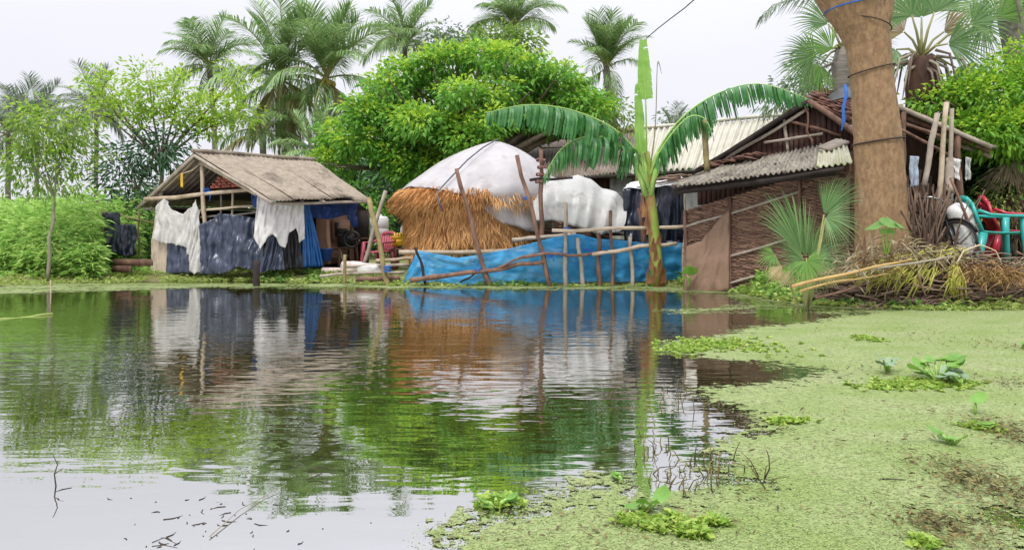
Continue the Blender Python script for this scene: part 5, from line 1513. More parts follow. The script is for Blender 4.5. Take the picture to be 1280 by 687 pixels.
g0 = gz(V(780, 0, 21.2).x, 21.2)
corr_wall(G(762, 21.3, g0), G(990, 20.8, g0), g0 - .1, 2.66, 22, .03, m_tin_wall, 'tin_wall', hz_)
quad_wall((G(625, 21.7, g0 - .1), G(762, 21.35, g0 - .1), G(762, 21.35, 2.6), G(625, 21.7, 2.5)), .06, m_darkwood, 'plank_wall', hz_)
for x_ in (792, 797, 842, 700): MB().pole(G(x_, 20.9, g0), G(x_, 20.9, 2.75 if x_ != 842 else 3.0), .05, .045, .01, x_).build('post', m_wood, hz_)
MB().pole(V(640, 229, 20.9), V(790, 219, 20.5), .05, .05, .004, 9).build('eave_beam', m_blackwood, hz_)
MB().pole(V(786, 220, 20.5), V(985, 207, 19.9), .05, .05, .004, 10).build('eave_beam', m_blackwood, hz_)
o = MB().pole(GP(798, 19, 0), V(799, 128, 19), .09, .085, .006, 6).build('utility_post', m_limb); tag(o, 'dark post standing beyond the banana plant', 'post')

# ----------------------------------------------------------------- right hut
rb = GP(960, 12.3)
rh = thing('right_hut', 'dark plank gabled hut with woven wall and corrugated lean-to', 'hut', rb)
def rp_(name, p0, p1, r0, m_, r1=None, bend=.012, seed=0.0):
    return MB().pole(p0, p1, r0, r1, bend, seed).build(name, m_, rh)
# woven wall: strips over and under
wl, wr_ = GP(856, 12.9), GP(1072, 11.2)
wdir = (wr_ - wl); wdir.z = 0; wlen = wdir.length; wdir.normalize(); wn = Vector((wdir.y, -wdir.x, 0))
if wn.y > 0: wn = -wn
quad_wall((wl + Vector((0, 0, -.1)) - wn * .03, wr_ + Vector((0, 0, -.1)) - wn * .03, wr_ + Vector((0, 0, 1.75)) - wn * .03, wl + Vector((0, 0, 1.6)) - wn * .03), .03, m_darkwood, 'wall_backing', rh)
mb = MB(); rng = np.random.default_rng(91)
rows = 46; cols = 30
for i in range(rows):
    z_ = .02 + i * 1.6 / rows
    for j in range(cols):
        if rng.random() < .025: continue
        o_ = (i + j) % 3
        x0 = (j + (i % 3) / 3.0) * wlen / cols
        if x0 > wlen - .05: continue
        l = wlen / cols * rng.uniform(1.1, 1.9)
        c = wl + wdir * (x0 + l * .3) + Vector((0, 0, z_)); c.z = wl.z + (wr_.z - wl.z) * x0 / wlen + z_
        h_ = 1.6 / rows * .97
        off = wn * (.006 + .008 * (o_ == 0) + rng.uniform(0, .006))
        a_ = c - wdir * l / 2 + off; b_ = c + wdir * l / 2 + off + Vector((0, 0, rng.normal() * .006))
        mb.add([a_, b_, b_ + Vector((0, 0, h_)), a_ + Vector((0, 0, h_)), a_ - wn * .004, b_ - wn * .004, b_ + Vector((0, 0, h_)) - wn * .004, a_ + Vector((0, 0, h_)) - wn * .004],
               [(0, 1, 2, 3), (7, 6, 5, 4), (0, 4, 5, 1), (1, 5, 6, 2), (2, 6, 7, 3), (3, 7, 4, 0)])
mb.build('woven_wall', m_weave2, rh)
def on_wall(px, z_, off=.04):
    u = (px - 856) / (1072 - 856)
    # perspective-correct position along the wall
    dx = (px - 640) / F
    t_ = (wl.x - dx * wl.y) / (dx * wdir.y - wdir.x)
    return Vector((wl.x + wdir.x * t_, wl.y + wdir.y * t_, wl.z + (wr_.z - wl.z) * t_ / wlen + z_)) + wn * off
for (xa, xb, z_) in [(856, 1065, .06), (912, 1000, .62), (910, 965, .17), (858, 1000, 1.33)]:
    rp_('batten', on_wall(xa, z_), on_wall(xb, z_ + .03), .022, m_greybam if z_ > .1 else m_wood, seed=xa + z_)
for x_ in (857, 913, 1000, 1062): rp_('wall_post', on_wall(x_, -.15, .03), on_wall(x_, 1.62, .03), .035, m_wood, seed=x_)
MB().box(on_wall(890, .08, .05), (.75, .03, .16), rz=math.atan2(wdir.y, wdir.x)).build('kick_board', m_weave, rh)
cloth([on_wall(861, .98, .06), on_wall(880, 1.0, .07), on_wall(898, 1.25, .07), on_wall(914, 1.42, .07)], [on_wall(857, .10, .06), on_wall(885, .06, .09), on_wall(914, .05, .07)], nu=40, nv=26, amp=.03, folds=3, seed=31, crumple=.7).build('cloth_curtain', m_browncloth, rh, smooth=True)
# lean-to roof
Lr0, Lr1 = V(884, 211, 13.5), V(1056, 174, 12.1); Le0, Le1 = V(838, 233, 12.4), V(1064, 204, 10.6)
A_, B_, E0, E1 = Lr0, Lr1, Le0, Le1
for i in range(6):
    u0, u1 = i / 6, (i + 1) / 6
    t2 = type('x', (), {})
    sheet_roof(A_.lerp(B_, u0), A_.lerp(B_, u1), E0.lerp(E1, u0 - .005), E0.lerp(E1, u1 + .005), 1, rh, m_mosscorr if i == 5 else m_corr, waves=6, amp=.022, thick=.008, name='lean_to_sheet', seed=i * 3.3 + 1, jit=.03, ends=.12)
rp_('purlin', E0 + Vector((.1, .12, -.07)), E1 + Vector((-.05, .12, -.07)), .035, m_blackwood, seed=3)
rp_('purlin', A_.lerp(E0, .5) + Vector((0, 0, -.07)), B_.lerp(E1, .5) + Vector((0, 0, -.07)), .03, m_blackwood, seed=4)
quad_wall((E0 + Vector((.15, .5, -.12)), E1 + Vector((0, .5, -.14)), E1 + Vector((0, .5, .05)), E0 + Vector((.15, .5, .05))), .02, m_blackwood, 'eave_shade_strip', rh)  # added dark strip standing in for the shadow under the eave
# debris on the lean-to: broken tiles and boards
mb = MB(); rng = np.random.default_rng(93)
for k_ in range(26):
    u = rng.uniform(.02, .42); v = rng.uniform(-.02, .18)
    p = A_.lerp(B_, u).lerp(E0.lerp(E1, u), v) + Vector((0, 0, .05 + .05 * rng.random()))
    mb.box(p, (rng.uniform(.12, .3), rng.uniform(.08, .18), .02), rz=rng.uniform(0, 3), rx=rng.normal() * .25, ry=rng.normal() * .25)
mb.build('broken_tiles', m_terra, rh)
MB().box(V(1042, 181, 11.8), (.42, .25, .04), rz=.4, rx=.3, ry=-.35).build('loose_board', m_greybam, rh)
# gable wall of vertical planks
apx = V(1010, 128, 12.75); gl_ = V(872, 214, 13.75); gr_ = V(1100, 188, 12.05)
gl0 = Vector((gl_.x, gl_.y, 1.5)); gr0 = Vector((gr_.x, gr_.y, 1.5))
rng = np.random.default_rng(95)
mb = MB(); npl = 34
gd = (gr_ - gl_); gd.z = 0; gn = Vector((gd.y, -gd.x, 0)).normalized()
if gn.y > 0: gn = -gn
for i in range(npl):
    u0 = (i + .04) / npl; u1 = (i + .96 - .06 * rng.random()) / npl
    def topz(u):
        x_ = gl_.x + (gr_.x - gl_.x) * u
        if x_ < apx.x:
            q_ = (x_ - gl_.x) / (apx.x - gl_.x); return gl_.z + (apx.z - gl_.z) * q_
        q_ = (x_ - apx.x) / (gr_.x - apx.x); return apx.z + (gr_.z - apx.z) * q_
    a_ = gl0.lerp(gr0, u0); b_ = gl0.lerp(gr0, u1); off = gn * rng.uniform(0, .02)
    pa = a_ + off; pb = b_ + off; qa = Vector((pa.x, pa.y, topz(u0) - .05)); qb = Vector((pb.x, pb.y, topz(u1) - .05))
    th = gn * -.02
    mb.add([pa, pb, qb, qa, pa + th, pb + th, qb + th, qa + th], [(0, 1, 2, 3), (7, 6, 5, 4), (0, 4, 5, 1), (1, 5, 6, 2), (2, 6, 7, 3), (3, 7, 4, 0)])
mb.build('gable_planks', m_darkwood, rh)
mb = MB(); bk_ = [gl0 - gn * .06, gr0 - gn * .06, gr_ - gn * .06 - Vector((0, 0, .08)), apx - gn * .06 - Vector((0, 0, .08)), gl_ - gn * .06 - Vector((0, 0, .08))]
mb.add(bk_, [(0, 1, 2, 3, 4)]); mb.add([q_ - gn * .03 for q_ in bk_], [(4, 3, 2, 1, 0)]); mb.build('gable_backing', m_blackwood, rh)  # added dark backing, blocks the bright slits between the planks
rvv = Vector((1.15, 3.2, 0))
def slope(a, e, name, m_, over=.25, th=.05):
    a = Vector(a); e = Vector(e)
    f = -rvv.normalized() * over
    P_ = [[tuple((a + f).lerp(e + f, i / 6) + (rvv - f * 0 + rvv.normalized() * over) * (j / 4)) for j in range(5)] for i in range(7)]
    P_ = np.array(P_)
    if np.cross(P_[1, 0] - P_[0, 0], P_[0, 1] - P_[0, 0])[2] < 0: P_ = P_[::-1]
    MB().slab(P_, th).build(name, m_, rh)
slope(apx + Vector((0, 0, .03)), gl_ + (gl_ - apx) * .05, 'roof_slope', m_blackwood, .18)
slope(apx + Vector((0, 0, .03)), gr_ + (gr_ - apx) * .1, 'roof_slope', m_blackwood, .18)
fo = -rvv.normalized() * .24
rp_('barge_pole', apx + fo + Vector((0, 0, -.02)), gl_ + fo + Vector((0, 0, -.02)), .045, m_blackwood, seed=8)
rp_('barge_pole', apx + fo * .8 + Vector((0, 0, -.13)), gl_ + fo * .8 + Vector((.12, 0, -.08)), .03, m_greybam, seed=9)
rp_('barge_pole', apx + fo + Vector((0, 0, -.02)), gr_ + fo + Vector((0, 0, -.02)), .05, m_wood, seed=10)
fo2 = gn * .06
def on_gable(px, py, off=.05):
    dx = (px - 640) / F
    gdn = gd.normalized()
    t_ = (gl_.x - dx * gl_.y) / (dx * gdn.y - gdn.x)
    y_ = gl_.y + gdn.y * t_
    return Vector((gl_.x + gdn.x * t_, y_, CH + (HY - py) * y_ / F)) + gn * off
rp_('batten', on_gable(981, 150), on_gable(986, 190), .03, m_greybam, seed=11)
rp_('batten', on_gable(957, 179, .09), on_gable(1030, 168, .09), .026, m_greybam, seed=12)
rp_('batten', on_gable(985, 151, .07), on_gable(1052, 170, .07), .026, m_wood, seed=13)
rp_('batten', on_gable(1008, 132, .12), on_gable(1018, 182, .12), .02, m_wood, bend=.08, seed=14)
# tiled patch and black tarp behind the gable top
tp_ = [V(1004, 130, 13.6), V(1075, 168, 12.9), V(1085, 128, 15.2), V(1030, 112, 15.4)]
mb = MB(); rng = np.random.default_rng(97)
for i in range(9):
    for j in range(12):
        u = (i + .5) / 9; v = (j + .5) / 12
        p = tp_[0].lerp(tp_[1], u).lerp(tp_[3].lerp(tp_[2], u), v) + Vector((0, 0, rng.uniform(0, .03)))
        mb.box(p, (.2, .26, .03), rz=.4 + rng.normal() * .15, rx=.35 + rng.normal() * .1, ry=.3)
mb.build('roof_tiles', m_terra, rh)
mb = MB(); P_ = [[tuple(V(1036, 122, 13.4).lerp(V(1064, 108, 13.2), u).lerp(V(1040, 128, 12.9).lerp(V(1068, 126, 12.9), u), v) + Vector((0, 0, .05 * math.sin(u * PI) + .03 * nz(u * 5, v * 5)))) for v in np.linspace(0, 1, 8)] for u in np.linspace(0, 1, 10)]
mb.slab(P_, .02).build('tarp_patch', m_blacksheet, rh)
MB().tube([V(1056, 106, 10.15), V(1058, 118, 10.12), V(1054, 135, 10.1), V(1055, 150, 10.12), V(1052, 163, 10.1)], [.02, .026, .022, .026, .01], n=6).build('blue_strip', m_rope, rh)
# dark tarp beside the banana plant
hang('tarp', 'dark navy tarp box shelter behind the banana stem', 'tarp', m_navydark, [V(779, 237, 14.7), V(800, 233, 14.6), V(830, 232, 14.4), V(857, 232, 14.2)], [V(782, 330, 14.6), V(800, 343, 14.5), V(830, 343, 14.4), V(856, 343, 14.3)], amp=.06, folds=5, seed=41, nu=60, nv=34, crumple=.9)
P_ = [[tuple(V(779, 237, 14.65).lerp(V(857, 232, 14.1), u).lerp(V(788, 229, 15.6).lerp(V(852, 220, 15.3), u), v) + Vector((0, 0, .04 * nz(u * 5, v * 3) + .02))) for v in np.linspace(0, 1, 10)] for u in np.linspace(0, 1, 20)]
o = MB().slab(P_, .01).build('shelter_top', m_tin_wall, smooth=True); tag(o, 'pale sheet roof over the dark tarp shelter', 'sheet roof')
rng = np.random.default_rng(98)
mb = MB()
for k_ in range(14):
    p = V(rng.uniform(828, 862), 222 + rng.normal() * 2, 14.6 + rng.normal() * .15); a = rng.normal() * .5
    mb.pole(p - Vector((.2, 0, .04 * a)), p + Vector((.2, .1, .04 * a)), .02, .02, .05, k_, n=5, seg=3)
tag(mb.build('stick_bundle', m_stick), 'small bundle of sticks on the tarp shelter roof', 'sticks')

# bamboo pole at the banana leaf
o = MB().pole(V(884, 215, 13.0), V(880, 150, 13.0), .055, .05, .01, 4).build('bamboo_stub', m_greenbam); tag(o, 'thick bamboo stub rising behind the right banana leaf', 'bamboo pole')

# ----------------------------------------------------------------- right annex
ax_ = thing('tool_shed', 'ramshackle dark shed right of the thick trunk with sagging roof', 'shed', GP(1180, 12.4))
def asl(p, m_, name, th=.04, nu=8, nv=4, jig=.03):
    a, b, c, d_ = map(Vector, p)
    P_ = np.array([[tuple(a.lerp(b, i / nu).lerp(d_.lerp(c, i / nu), j / nv) + Vector((0, 0, jig * nz(i * 1.1, j * 1.7, th * 50)))) for j in range(nv + 1)] for i in range(nu + 1)])
    if np.cross(P_[1, 0] - P_[0, 0], P_[0, 1] - P_[0, 0])[2] < 0: P_ = P_[::-1]
    MB().slab(P_, th).build(name, m_, ax_)
asl((V(1108, 124, 11.9), V(1246, 183, 11.3), V(1246, 183, 11.3) + Vector((.8, 2.6, .1)), V(1108, 124, 11.9) + Vector((.8, 2.6, .1))), m_roof, 'roof')
for i in range(3):
    MB().pole(V(1110, 128 + i * 9, 11.85 + .2 * i), V(1240, 184 + i * 6, 11.3 + .2 * i), .04, .035, .01, i * 4).build('roof_pole', [m_greybam, m_wood, m_greybam][i], ax_)
quad_wall((GP(1105, 13.2), GP(1330, 12.6), GP(1330, 12.6, 2.0), GP(1105, 13.2, 2.6)), .05, m_blackwood, 'rear_shade_wall', ax_)  # dark wall added in place of the shade under the tree
for (x0, y0, x1, y1, dd, r_) in [(1118, 150, 1180, 172, 11.6, .03), (1122, 160, 1190, 196, 11.5, .025), (1130, 140, 1128, 230, 11.6, .035), (1198, 168, 1202, 300, 11.5, .045)]:
    MB().pole(V(x0, y0, dd), V(x1, y1, dd), r_, r_, .02, x0).build('frame_pole', m_wood, ax_)
rng = np.random.default_rng(101)
mb = MB()
for k_ in range(18):
    x_ = 1116 + k_ * 5; 
    p0 = GP(x_, 12.3); h_ = rng.uniform(.9, 2.0)
    mb.box(p0 + Vector((0, 0, h_ / 2)), (.05, .02, h_), rz=rng.normal() * .3, ry=rng.normal() * .1)
mb.build('plank_screen', m_stick2, ax_)

labels = ['slanting pale pole nearest the thick trunk', 'tall middle bamboo pole against the shed roof', 'upright right hand bamboo pole against the shed roof', 'short splintered board leaning behind the bicycle']
for i, (x0, y0, x1, y1, r_, m_) in enumerate([(1155, 232, 1172, 142, .045, m_greybam), (1168, 300, 1183, 128, .042, m_bamboo), (1186, 300, 1190, 136, .038, m_greybam), (1186, 240, 1188, 198, .07, m_greybam)]):
    o = MB().pole(V(x0, y0, 11.0) if y0 < 290 else GP(x0, 11.0), V(x1, y1, 11.15), r_, r_ * .85, .012, i * 5.1, wob=.2).build('leaning_pole', m_); tag(o, labels[i], 'pole', 'poles leaning on the right shed')
# firewood stacked upright behind the bicycle
rng = np.random.default_rng(103); mb = MB()
for k_ in range(240):
    x_ = rng.uniform(1138, 1186); p0 = GP(x_, 11.0 + rng.uniform(-.45, .4)); l = rng.uniform(.4, 1.25)
    a = rng.normal() * .35; b_ = rng.normal() * .2
    p1 = p0 + Vector((math.sin(a) * l, math.sin(b_) * l, math.cos(a) * l))
    mb.pole(p0, p1, rng.uniform(.01, .024), rng.uniform(.006, .014), .05, k_ * 1.3, n=5, seg=4)
tag(mb.build('firewood_sticks', m_stick2), 'dark tangle of firewood sticks standing behind the bicycle', 'firewood', kind='stuff')
hang('rag', 'pale blue grey rag hung on the shed poles by the trunk', 'rag', mat('pale blue cloth', (.34, .40, .48), (.26, .31, .38), rough=.9), [V(1136, 195, 11.0), V(1148, 196, 11.0)], [V(1137, 234, 11.0), V(1147, 232, 11.0)], amp=.03, folds=2, seed=51, nu=14)
hang('rag', 'white rag hanging beside the splintered board', 'rag', m_white, [V(1191, 198, 10.9), V(1200, 200, 10.9)], [V(1192, 222, 10.9), V(1199, 226, 10.9)], amp=.03, folds=2, seed=52, nu=14)
hang('rag', 'grey white rag hanging in the dark shed opening', 'rag', m_dirtywhite, [V(1206, 196, 11.2), V(1213, 198, 11.2)], [V(1206, 226, 11.2), V(1213, 224, 11.2)], amp=.03, folds=2, seed=53, nu=12)

# bicycle, seen from its front quarter
bk0 = GP(1152, 10.95)
bk = thing('bicycle', 'old dark bicycle parked against the firewood sticks', 'bicycle', bk0)
fwd = Vector((.42, -.9, 0)).normalized(); lat = Vector((-fwd.y, fwd.x, 0)); lean_ = Vector((.06, .03, 0))
def bp_(f, l, z_): return bk0 + fwd * f + lat * l + Vector((0, 0, z_)) + lean_ * z_
def wheel(f):
    wh = bpy.data.objects.new('wheel', None); C.objects.link(wh); wh.parent = bk; wh.location = bp_(f, 0, .33) - bk0
    c = bp_(f, 0, .33); upv = (Vector((0, 0, 1)) + lean_).normalized()
    MB().tube([c + (fwd * math.cos(a) + upv * math.sin(a)) * .315 for a in np.linspace(0, 2 * PI, 33)], .02, n=6).build('tyre', m_rubber, wh)
    mb = MB(); mb.tube([c + (fwd * math.cos(a) + upv * math.sin(a)) * .293 for a in np.linspace(0, 2 * PI, 33)], .01, n=5)
    for k_ in range(16):
        a = 2 * PI * k_ / 16; mb.tube([c, c + (fwd * math.cos(a) + upv * math.sin(a)) * .29], .0035, n=4)
    mb.tube([c - lat * .05, c + lat * .05], .025, n=8)
    mb.build('rim', m_steel, wh)
wheel(.50); wheel(-.52)
mb = MB()
bbk = bp_(-.10, 0, .30); seat_t = bp_(-.28, 0, .78); head_t = bp_(.32, 0, .80); head_b = bp_(.36, 0, .68)
for a_, b_, r_ in [(bbk, seat_t, .017), (bbk, head_b, .018), (seat_t, head_t, .016), (head_t, head_b, .02)]: mb.tube([a_, b_], r_, n=7)
for l in (-.05, .05):
    mb.tube([bbk + lat * l * .6, bp_(-.52, l, .33)], .010, n=6); mb.tube([seat_t + lat * l * .4, bp_(-.52, l, .33)], .009, n=6)
    mb.tube([head_b + lat * l * .4, bp_(.40, l, .62), bp_(.50, l, .33)], .012, n=6)
mb.build('frame', m_metal, bk)
mb = MB(); st0 = bp_(.30, 0, .93)
mb.tube([head_t, st0], .013, n=6)
mb.tube([bp_(.16, -.27, .99), bp_(.26, -.22, 1.0), bp_(.34, -.12, .96), st0, bp_(.34, .12, .96), bp_(.26, .22, 1.0), bp_(.16, .27, .99)], .013, n=6); mb.build('handlebar', m_steel, bk)
for l in (-1, 1): MB().tube([bp_(.18, l * .262, .992), bp_(.08, l * .275, .985)], .018, n=7).build('grip', m_rubber, bk)
mb = MB(); s0 = seat_t + Vector((0, 0, .12)); mb.tube([seat_t, s0], .013, n=6)
mb.grid([[s0 + fwd * (.16 - .30 * u) + lat * (.085 * (u ** .8) * math.sin(v)) * (1 if True else 0) + Vector((0, 0, .04 * math.cos(v))) for v in np.linspace(-PI / 2 * 1.3, PI / 2 * 1.3, 9)] for u in np.linspace(0.02, 1, 8)]); mb.build('saddle', m_rubber, bk)
mb = MB(); mb.tube([bbk + lat * .06 + (fwd * math.cos(a) + Vector((0, 0, 1)) * math.sin(a)) * .09 for a in np.linspace(0, 2 * PI, 17)], .006, n=5); mb.tube([bbk, bbk + lat * .09, bbk + lat * .1 + Vector((0, 0, -.16)), bbk + lat * .19 + Vector((0, 0, -.16))], .01, n=5); mb.tube([bbk, bbk - lat * .09, bbk - lat * .1 + Vector((0, 0, .16)), bbk - lat * .19 + Vector((0, 0, .16))], .01, n=5); mb.build('crank', m_steel, bk)
MB().tube([bp_(.50 + .35 * math.cos(a), 0, .33 + .35 * math.sin(a)) for a in np.linspace(.5, 2.6, 12)], .022, n=5).build('mudguard', m_metal, bk)
MB().tube([bp_(-.52 + .35 * math.cos(a), 0, .33 + .35 * math.sin(a)) for a in np.linspace(.8, 3.3, 12)], .022, n=5).build('mudguard', m_metal, bk)
mb = MB()
for l in (-.06, 0, .06): mb.tube([bp_(-.36, l, .73), bp_(-.78, l, .73)], .008, n=5)
for l in (-.06, .06): mb.tube([bp_(-.7, l, .73), bp_(-.52, l, .33)], .008, n=5)
mb.build('rear_carrier', m_metal, bk)
# staff leaning over the sack
o = MB().pole(GP(1238, 10.4), V(1188, 222, 10.6), .022, .018, .01, 3).build('staff', m_wood); tag(o, 'thin dark staff leaning across the white sack', 'staff')

# ----------------------------------------------------------------- brushwood heap on the right bank
rng = np.random.default_rng(111)
mb = MB()
def heap(px):   # height of the heap above the bank
    return np.interp(px, [1000, 1050, 1120, 1180, 1240, 1300, 1360], [.12, .30, .52, .56, .40, .36, .3])
for k_ in range(900):
    px = rng.uniform(1030, 1330); dd = np.interp(px, EPX, EDD) + .06 + abs(rng.normal()) * .34
    c = GP(px, dd, 0); c.z = max(c.z, .02) + rng.random() * heap(px) * math.exp(-((dd - np.interp(px, EPX, EDD) - .45) / .55) ** 2)
    a = rng.normal() * .35 + (.15 if rng.random() < .6 else -.2); l = rng.uniform(.25, .75)
    v_ = Vector((math.cos(a) * l / 2, math.sin(a) * l / 2 * .6, rng.normal() * .10 * l))
    mb.pole(c - v_, c + v_, rng.uniform(.006, .017), rng.uniform(.004, .01), .06, k_ * .7, n=5, seg=4)
for k_ in range(240):
    px = rng.uniform(1060, 1210); dd = 9.75 + rng.random() * .5
    c = GP(px, dd, rng.random() * .12)
    a = rng.uniform(-1, 1); l = rng.uniform(.2, .6)
    v_ = Vector((math.cos(a) * l / 2, math.sin(a) * l / 2, abs(rng.normal()) * .2 * l))
    mb.pole(c - v_, c + v_, rng.uniform(.005, .013), .004, .06, k_ * .9, n=5, seg=3)
tag(mb.build('brushwood_heap', m_stick), 'low heap of cut brown brushwood along the right bank', 'brushwood', kind='stuff')
# straw and grass litter over the heap
mb = MB()
def litter(blobs, m):
    for (px, py, rx, ry, dd, n, L_) in blobs:
        p = np.stack([((px + rng.normal(size=n) * rx) - 640) * dd / F, dd + rng.normal(size=n) * .14, CH + (HY - (py + rng.normal(size=n) * ry)) * dd / F], 1)
        p[:, 2] = np.maximum(p[:, 2], ground(p[:, 0], p[:, 1]) + .01)
        a_ = rng.uniform(0, 2 * PI, n); d_ = np.stack([np.cos(a_), np.sin(a_) * .6, rng.normal(size=n) * .5 - .25], 1)
        mb.leaves(p, d_, L_ * rng.uniform(.5, 1.3, n), rng.uniform(.006, .014, n), rng, fold=.1, droop=.3, m=m)
litter([(1248, 343, 24, 6, 9.72, 520, .13), (1208, 335, 12, 5, 9.75, 160, .13), (1090, 330, 22, 6, 9.7, 150, .13)], 0)
litter([(1120, 316, 38, 8, 9.95, 300, .2), (1165, 320, 24, 7, 9.9, 160, .2), (1255, 330, 20, 4, 10.2, 120, .2), (1060, 334, 30, 7, 9.6, 120, .2)], 1)
m_dullstraw = mat('dull brown straw', (.20, .10, .04), (.55, .36, .17), island=True, rough=.9)
tag(mb.build('straw_litter', [m_dullstraw, m_palestraw]), 'brown and pale straw strewn over the brushwood heap', 'straw', kind='stuff')
# yellow green cut stalks draped over the front
mb = MB()
for k_ in range(130):
    u = rng.random(); e_ = np.interp(1120, EPX, EDD)
    p0 = V(1120 + 85 * u + rng.normal() * 6, 324 - 10 * u + rng.normal() * 4, e_ + .16 + rng.random() * .2)
    L0 = rng.uniform(30, 110)
    p1 = V(1120 + 85 * u - L0 * .55, 328 - 6 * u + L0 * .10 + rng.normal() * 4, e_ + .05 + rng.random() * .15)
    p2 = V(1120 + 85 * u - L0, 336 + L0 * .16 + rng.normal() * 5, e_ - .02 + rng.random() * .12)
    rr_ = rng.uniform(.005, .011)
    mb.tube([p0, p0.lerp(p1, .5) + Vector((0, -.03, .03)), p1, p1.lerp(p2, .5) + Vector((0, -.02, .01)), p2], [rr_, rr_, rr_ * .9, rr_ * .7, .002], n=5)
for k_ in range(60):
    px = rng.uniform(1085, 1165); e_ = np.interp(px, EPX, EDD)
    p0 = V(px + rng.uniform(5, 25), 334 + rng.normal() * 4, e_ + .08 + rng.random() * .12); p1 = V(px, 352 + rng.normal() * 8, e_ + .01 + rng.random() * .05)
    p2 = p1 + Vector((-rng.uniform(.0, .10), -.02, -rng.uniform(.03, .14)))
    mb.tube([p0, p0.lerp(p1, .5) + Vector((0, -.04, .05)), p1, p2], [.007, .007, .005, .002], n=5)
for k_ in range(50):
    px = rng.uniform(1186, 1200); e_ = np.interp(px, EPX, EDD)
    p0 = V(px, 335 + rng.normal() * 4, e_ + .12); p1 = V(px + rng.normal() * 6, 366 + rng.normal() * 6, e_ + .03)
    mb.tube([p0, p0.lerp(p1, .5) + Vector((rng.normal() * .03, -.03, .02)), p1], [.008, .007, .003], n=5)
tag(mb.build('cut_stalks', m_stalk), 'yellow green cut stalks draped over the brushwood heap', 'stalks', kind='stuff')
lab = ['long yellow branch sloping from the fan palm up to the heap', 'second yellow branch lying just under the long one', 'thin brown branch low at the left end of the heap', 'grey stick propped across the heap middle', 'pale upright stick before the thick trunk', 'upright brown stick left of the pale one', 'arched thin cane at the right end of the heap', 'short forked stick poking from the heap front']
for i, (p, r_, m_) in enumerate([([(990, 358), (1040, 346), (1090, 334), (1140, 324)], .024, m_yellowbam), ([(1000, 364), (1050, 351), (1110, 342)], .017, m_yellowbam), ([(1020, 372), (1060, 362), (1090, 352)], .018, m_wood), ([(1060, 340), (1120, 332), (1190, 320)], .02, m_greybam),
                                ([(1090, 322), (1089, 300), (1088, 283)], .018, m_bamboo), ([(1080, 328), (1081, 310), (1080, 295)], .02, m_wood), ([(1195, 330), (1205, 313), (1225, 306), (1245, 314), (1252, 330)], .012, m_palestraw), ([(1148, 344), (1152, 358), (1158, 372)], .014, m_wood)]):
    pts = []
    for (a, b_) in p:
        dd = 9.35 if i not in (4, 5, 6) else 9.5
        pts.append(V(a, b_, dd if i != 0 else 9.25))
    pts = [Vector(q_) for q_ in pts]
    sm = []
    for j in range(len(pts) - 1):
        for u in (0, .33, .66): sm.append(pts[j].lerp(pts[j + 1], u) + Vector((nz(j + u + i, 3) * .02, 0, nz(j + u, i) * .02)))
    sm.append(pts[-1])
    o = MB().tube(sm, [r_ * (1 - .5 * j / (len(sm) - 1)) for j in range(len(sm))], n=7, wob=.2).build('branch', m_); tag(o, lab[i], 'branch', 'branches on the brushwood heap')
# straw bundles at the right edge
for (px, py, dd, h_, w_, lb_, sd_) in [(1276, 268, 12.0, .7, .5, 'brown drooping straw bundle stacked at the right edge', 1), (1268, 214, 12.2, .3, .55, 'grey palm thatch bundle above the straw at the right edge', 2)]:
    t = thing('straw_bundle', lb_, 'straw bundle', V(px, py, dd), 'straw bundles at the right edge')
    c = V(px, py, dd); rngb = np.random.default_rng(120 + sd_)
    revolve([(0, -h_ * .5), (w_ * .45, -h_ * .5), (w_ * .5, -h_ * .1), (w_ * .35, h_ * .35), (w_ * .1, h_ * .5), (0, h_ * .5)], c).build('core', m_wood if sd_ == 1 else m_palestraw, t, smooth=True)
    n = 900; a = rngb.uniform(0, 2 * PI, n); zf = rngb.uniform(-.4, .5, n)
    p = np.stack([c.x + np.cos(a) * w_ * (.5 - .35 * np.clip(zf, 0, 1)), c.y + np.sin(a) * w_ * (.5 - .35 * np.clip(zf, 0, 1)), c.z + zf * h_], 1)
    d = np.stack([np.cos(a) * .6, np.sin(a) * .6, -np.ones(n)], 1) + rngb.normal(size=(n, 3)) * .3
    mb = MB(); mb.leaves(p, d, rngb.uniform(.15, .4, n), rngb.uniform(.01, .022, n), rngb, fold=.1, droop=.2); mb.build('strands', m_palestraw if sd_ == 2 else m_stick, t)
o = MB().pole(GP(1278, 12.2), V(1275, 222, 12.2), .07, .06, .02, 8).build('support_post', m_wood); tag(o, 'post propping the straw at the right edge', 'post')

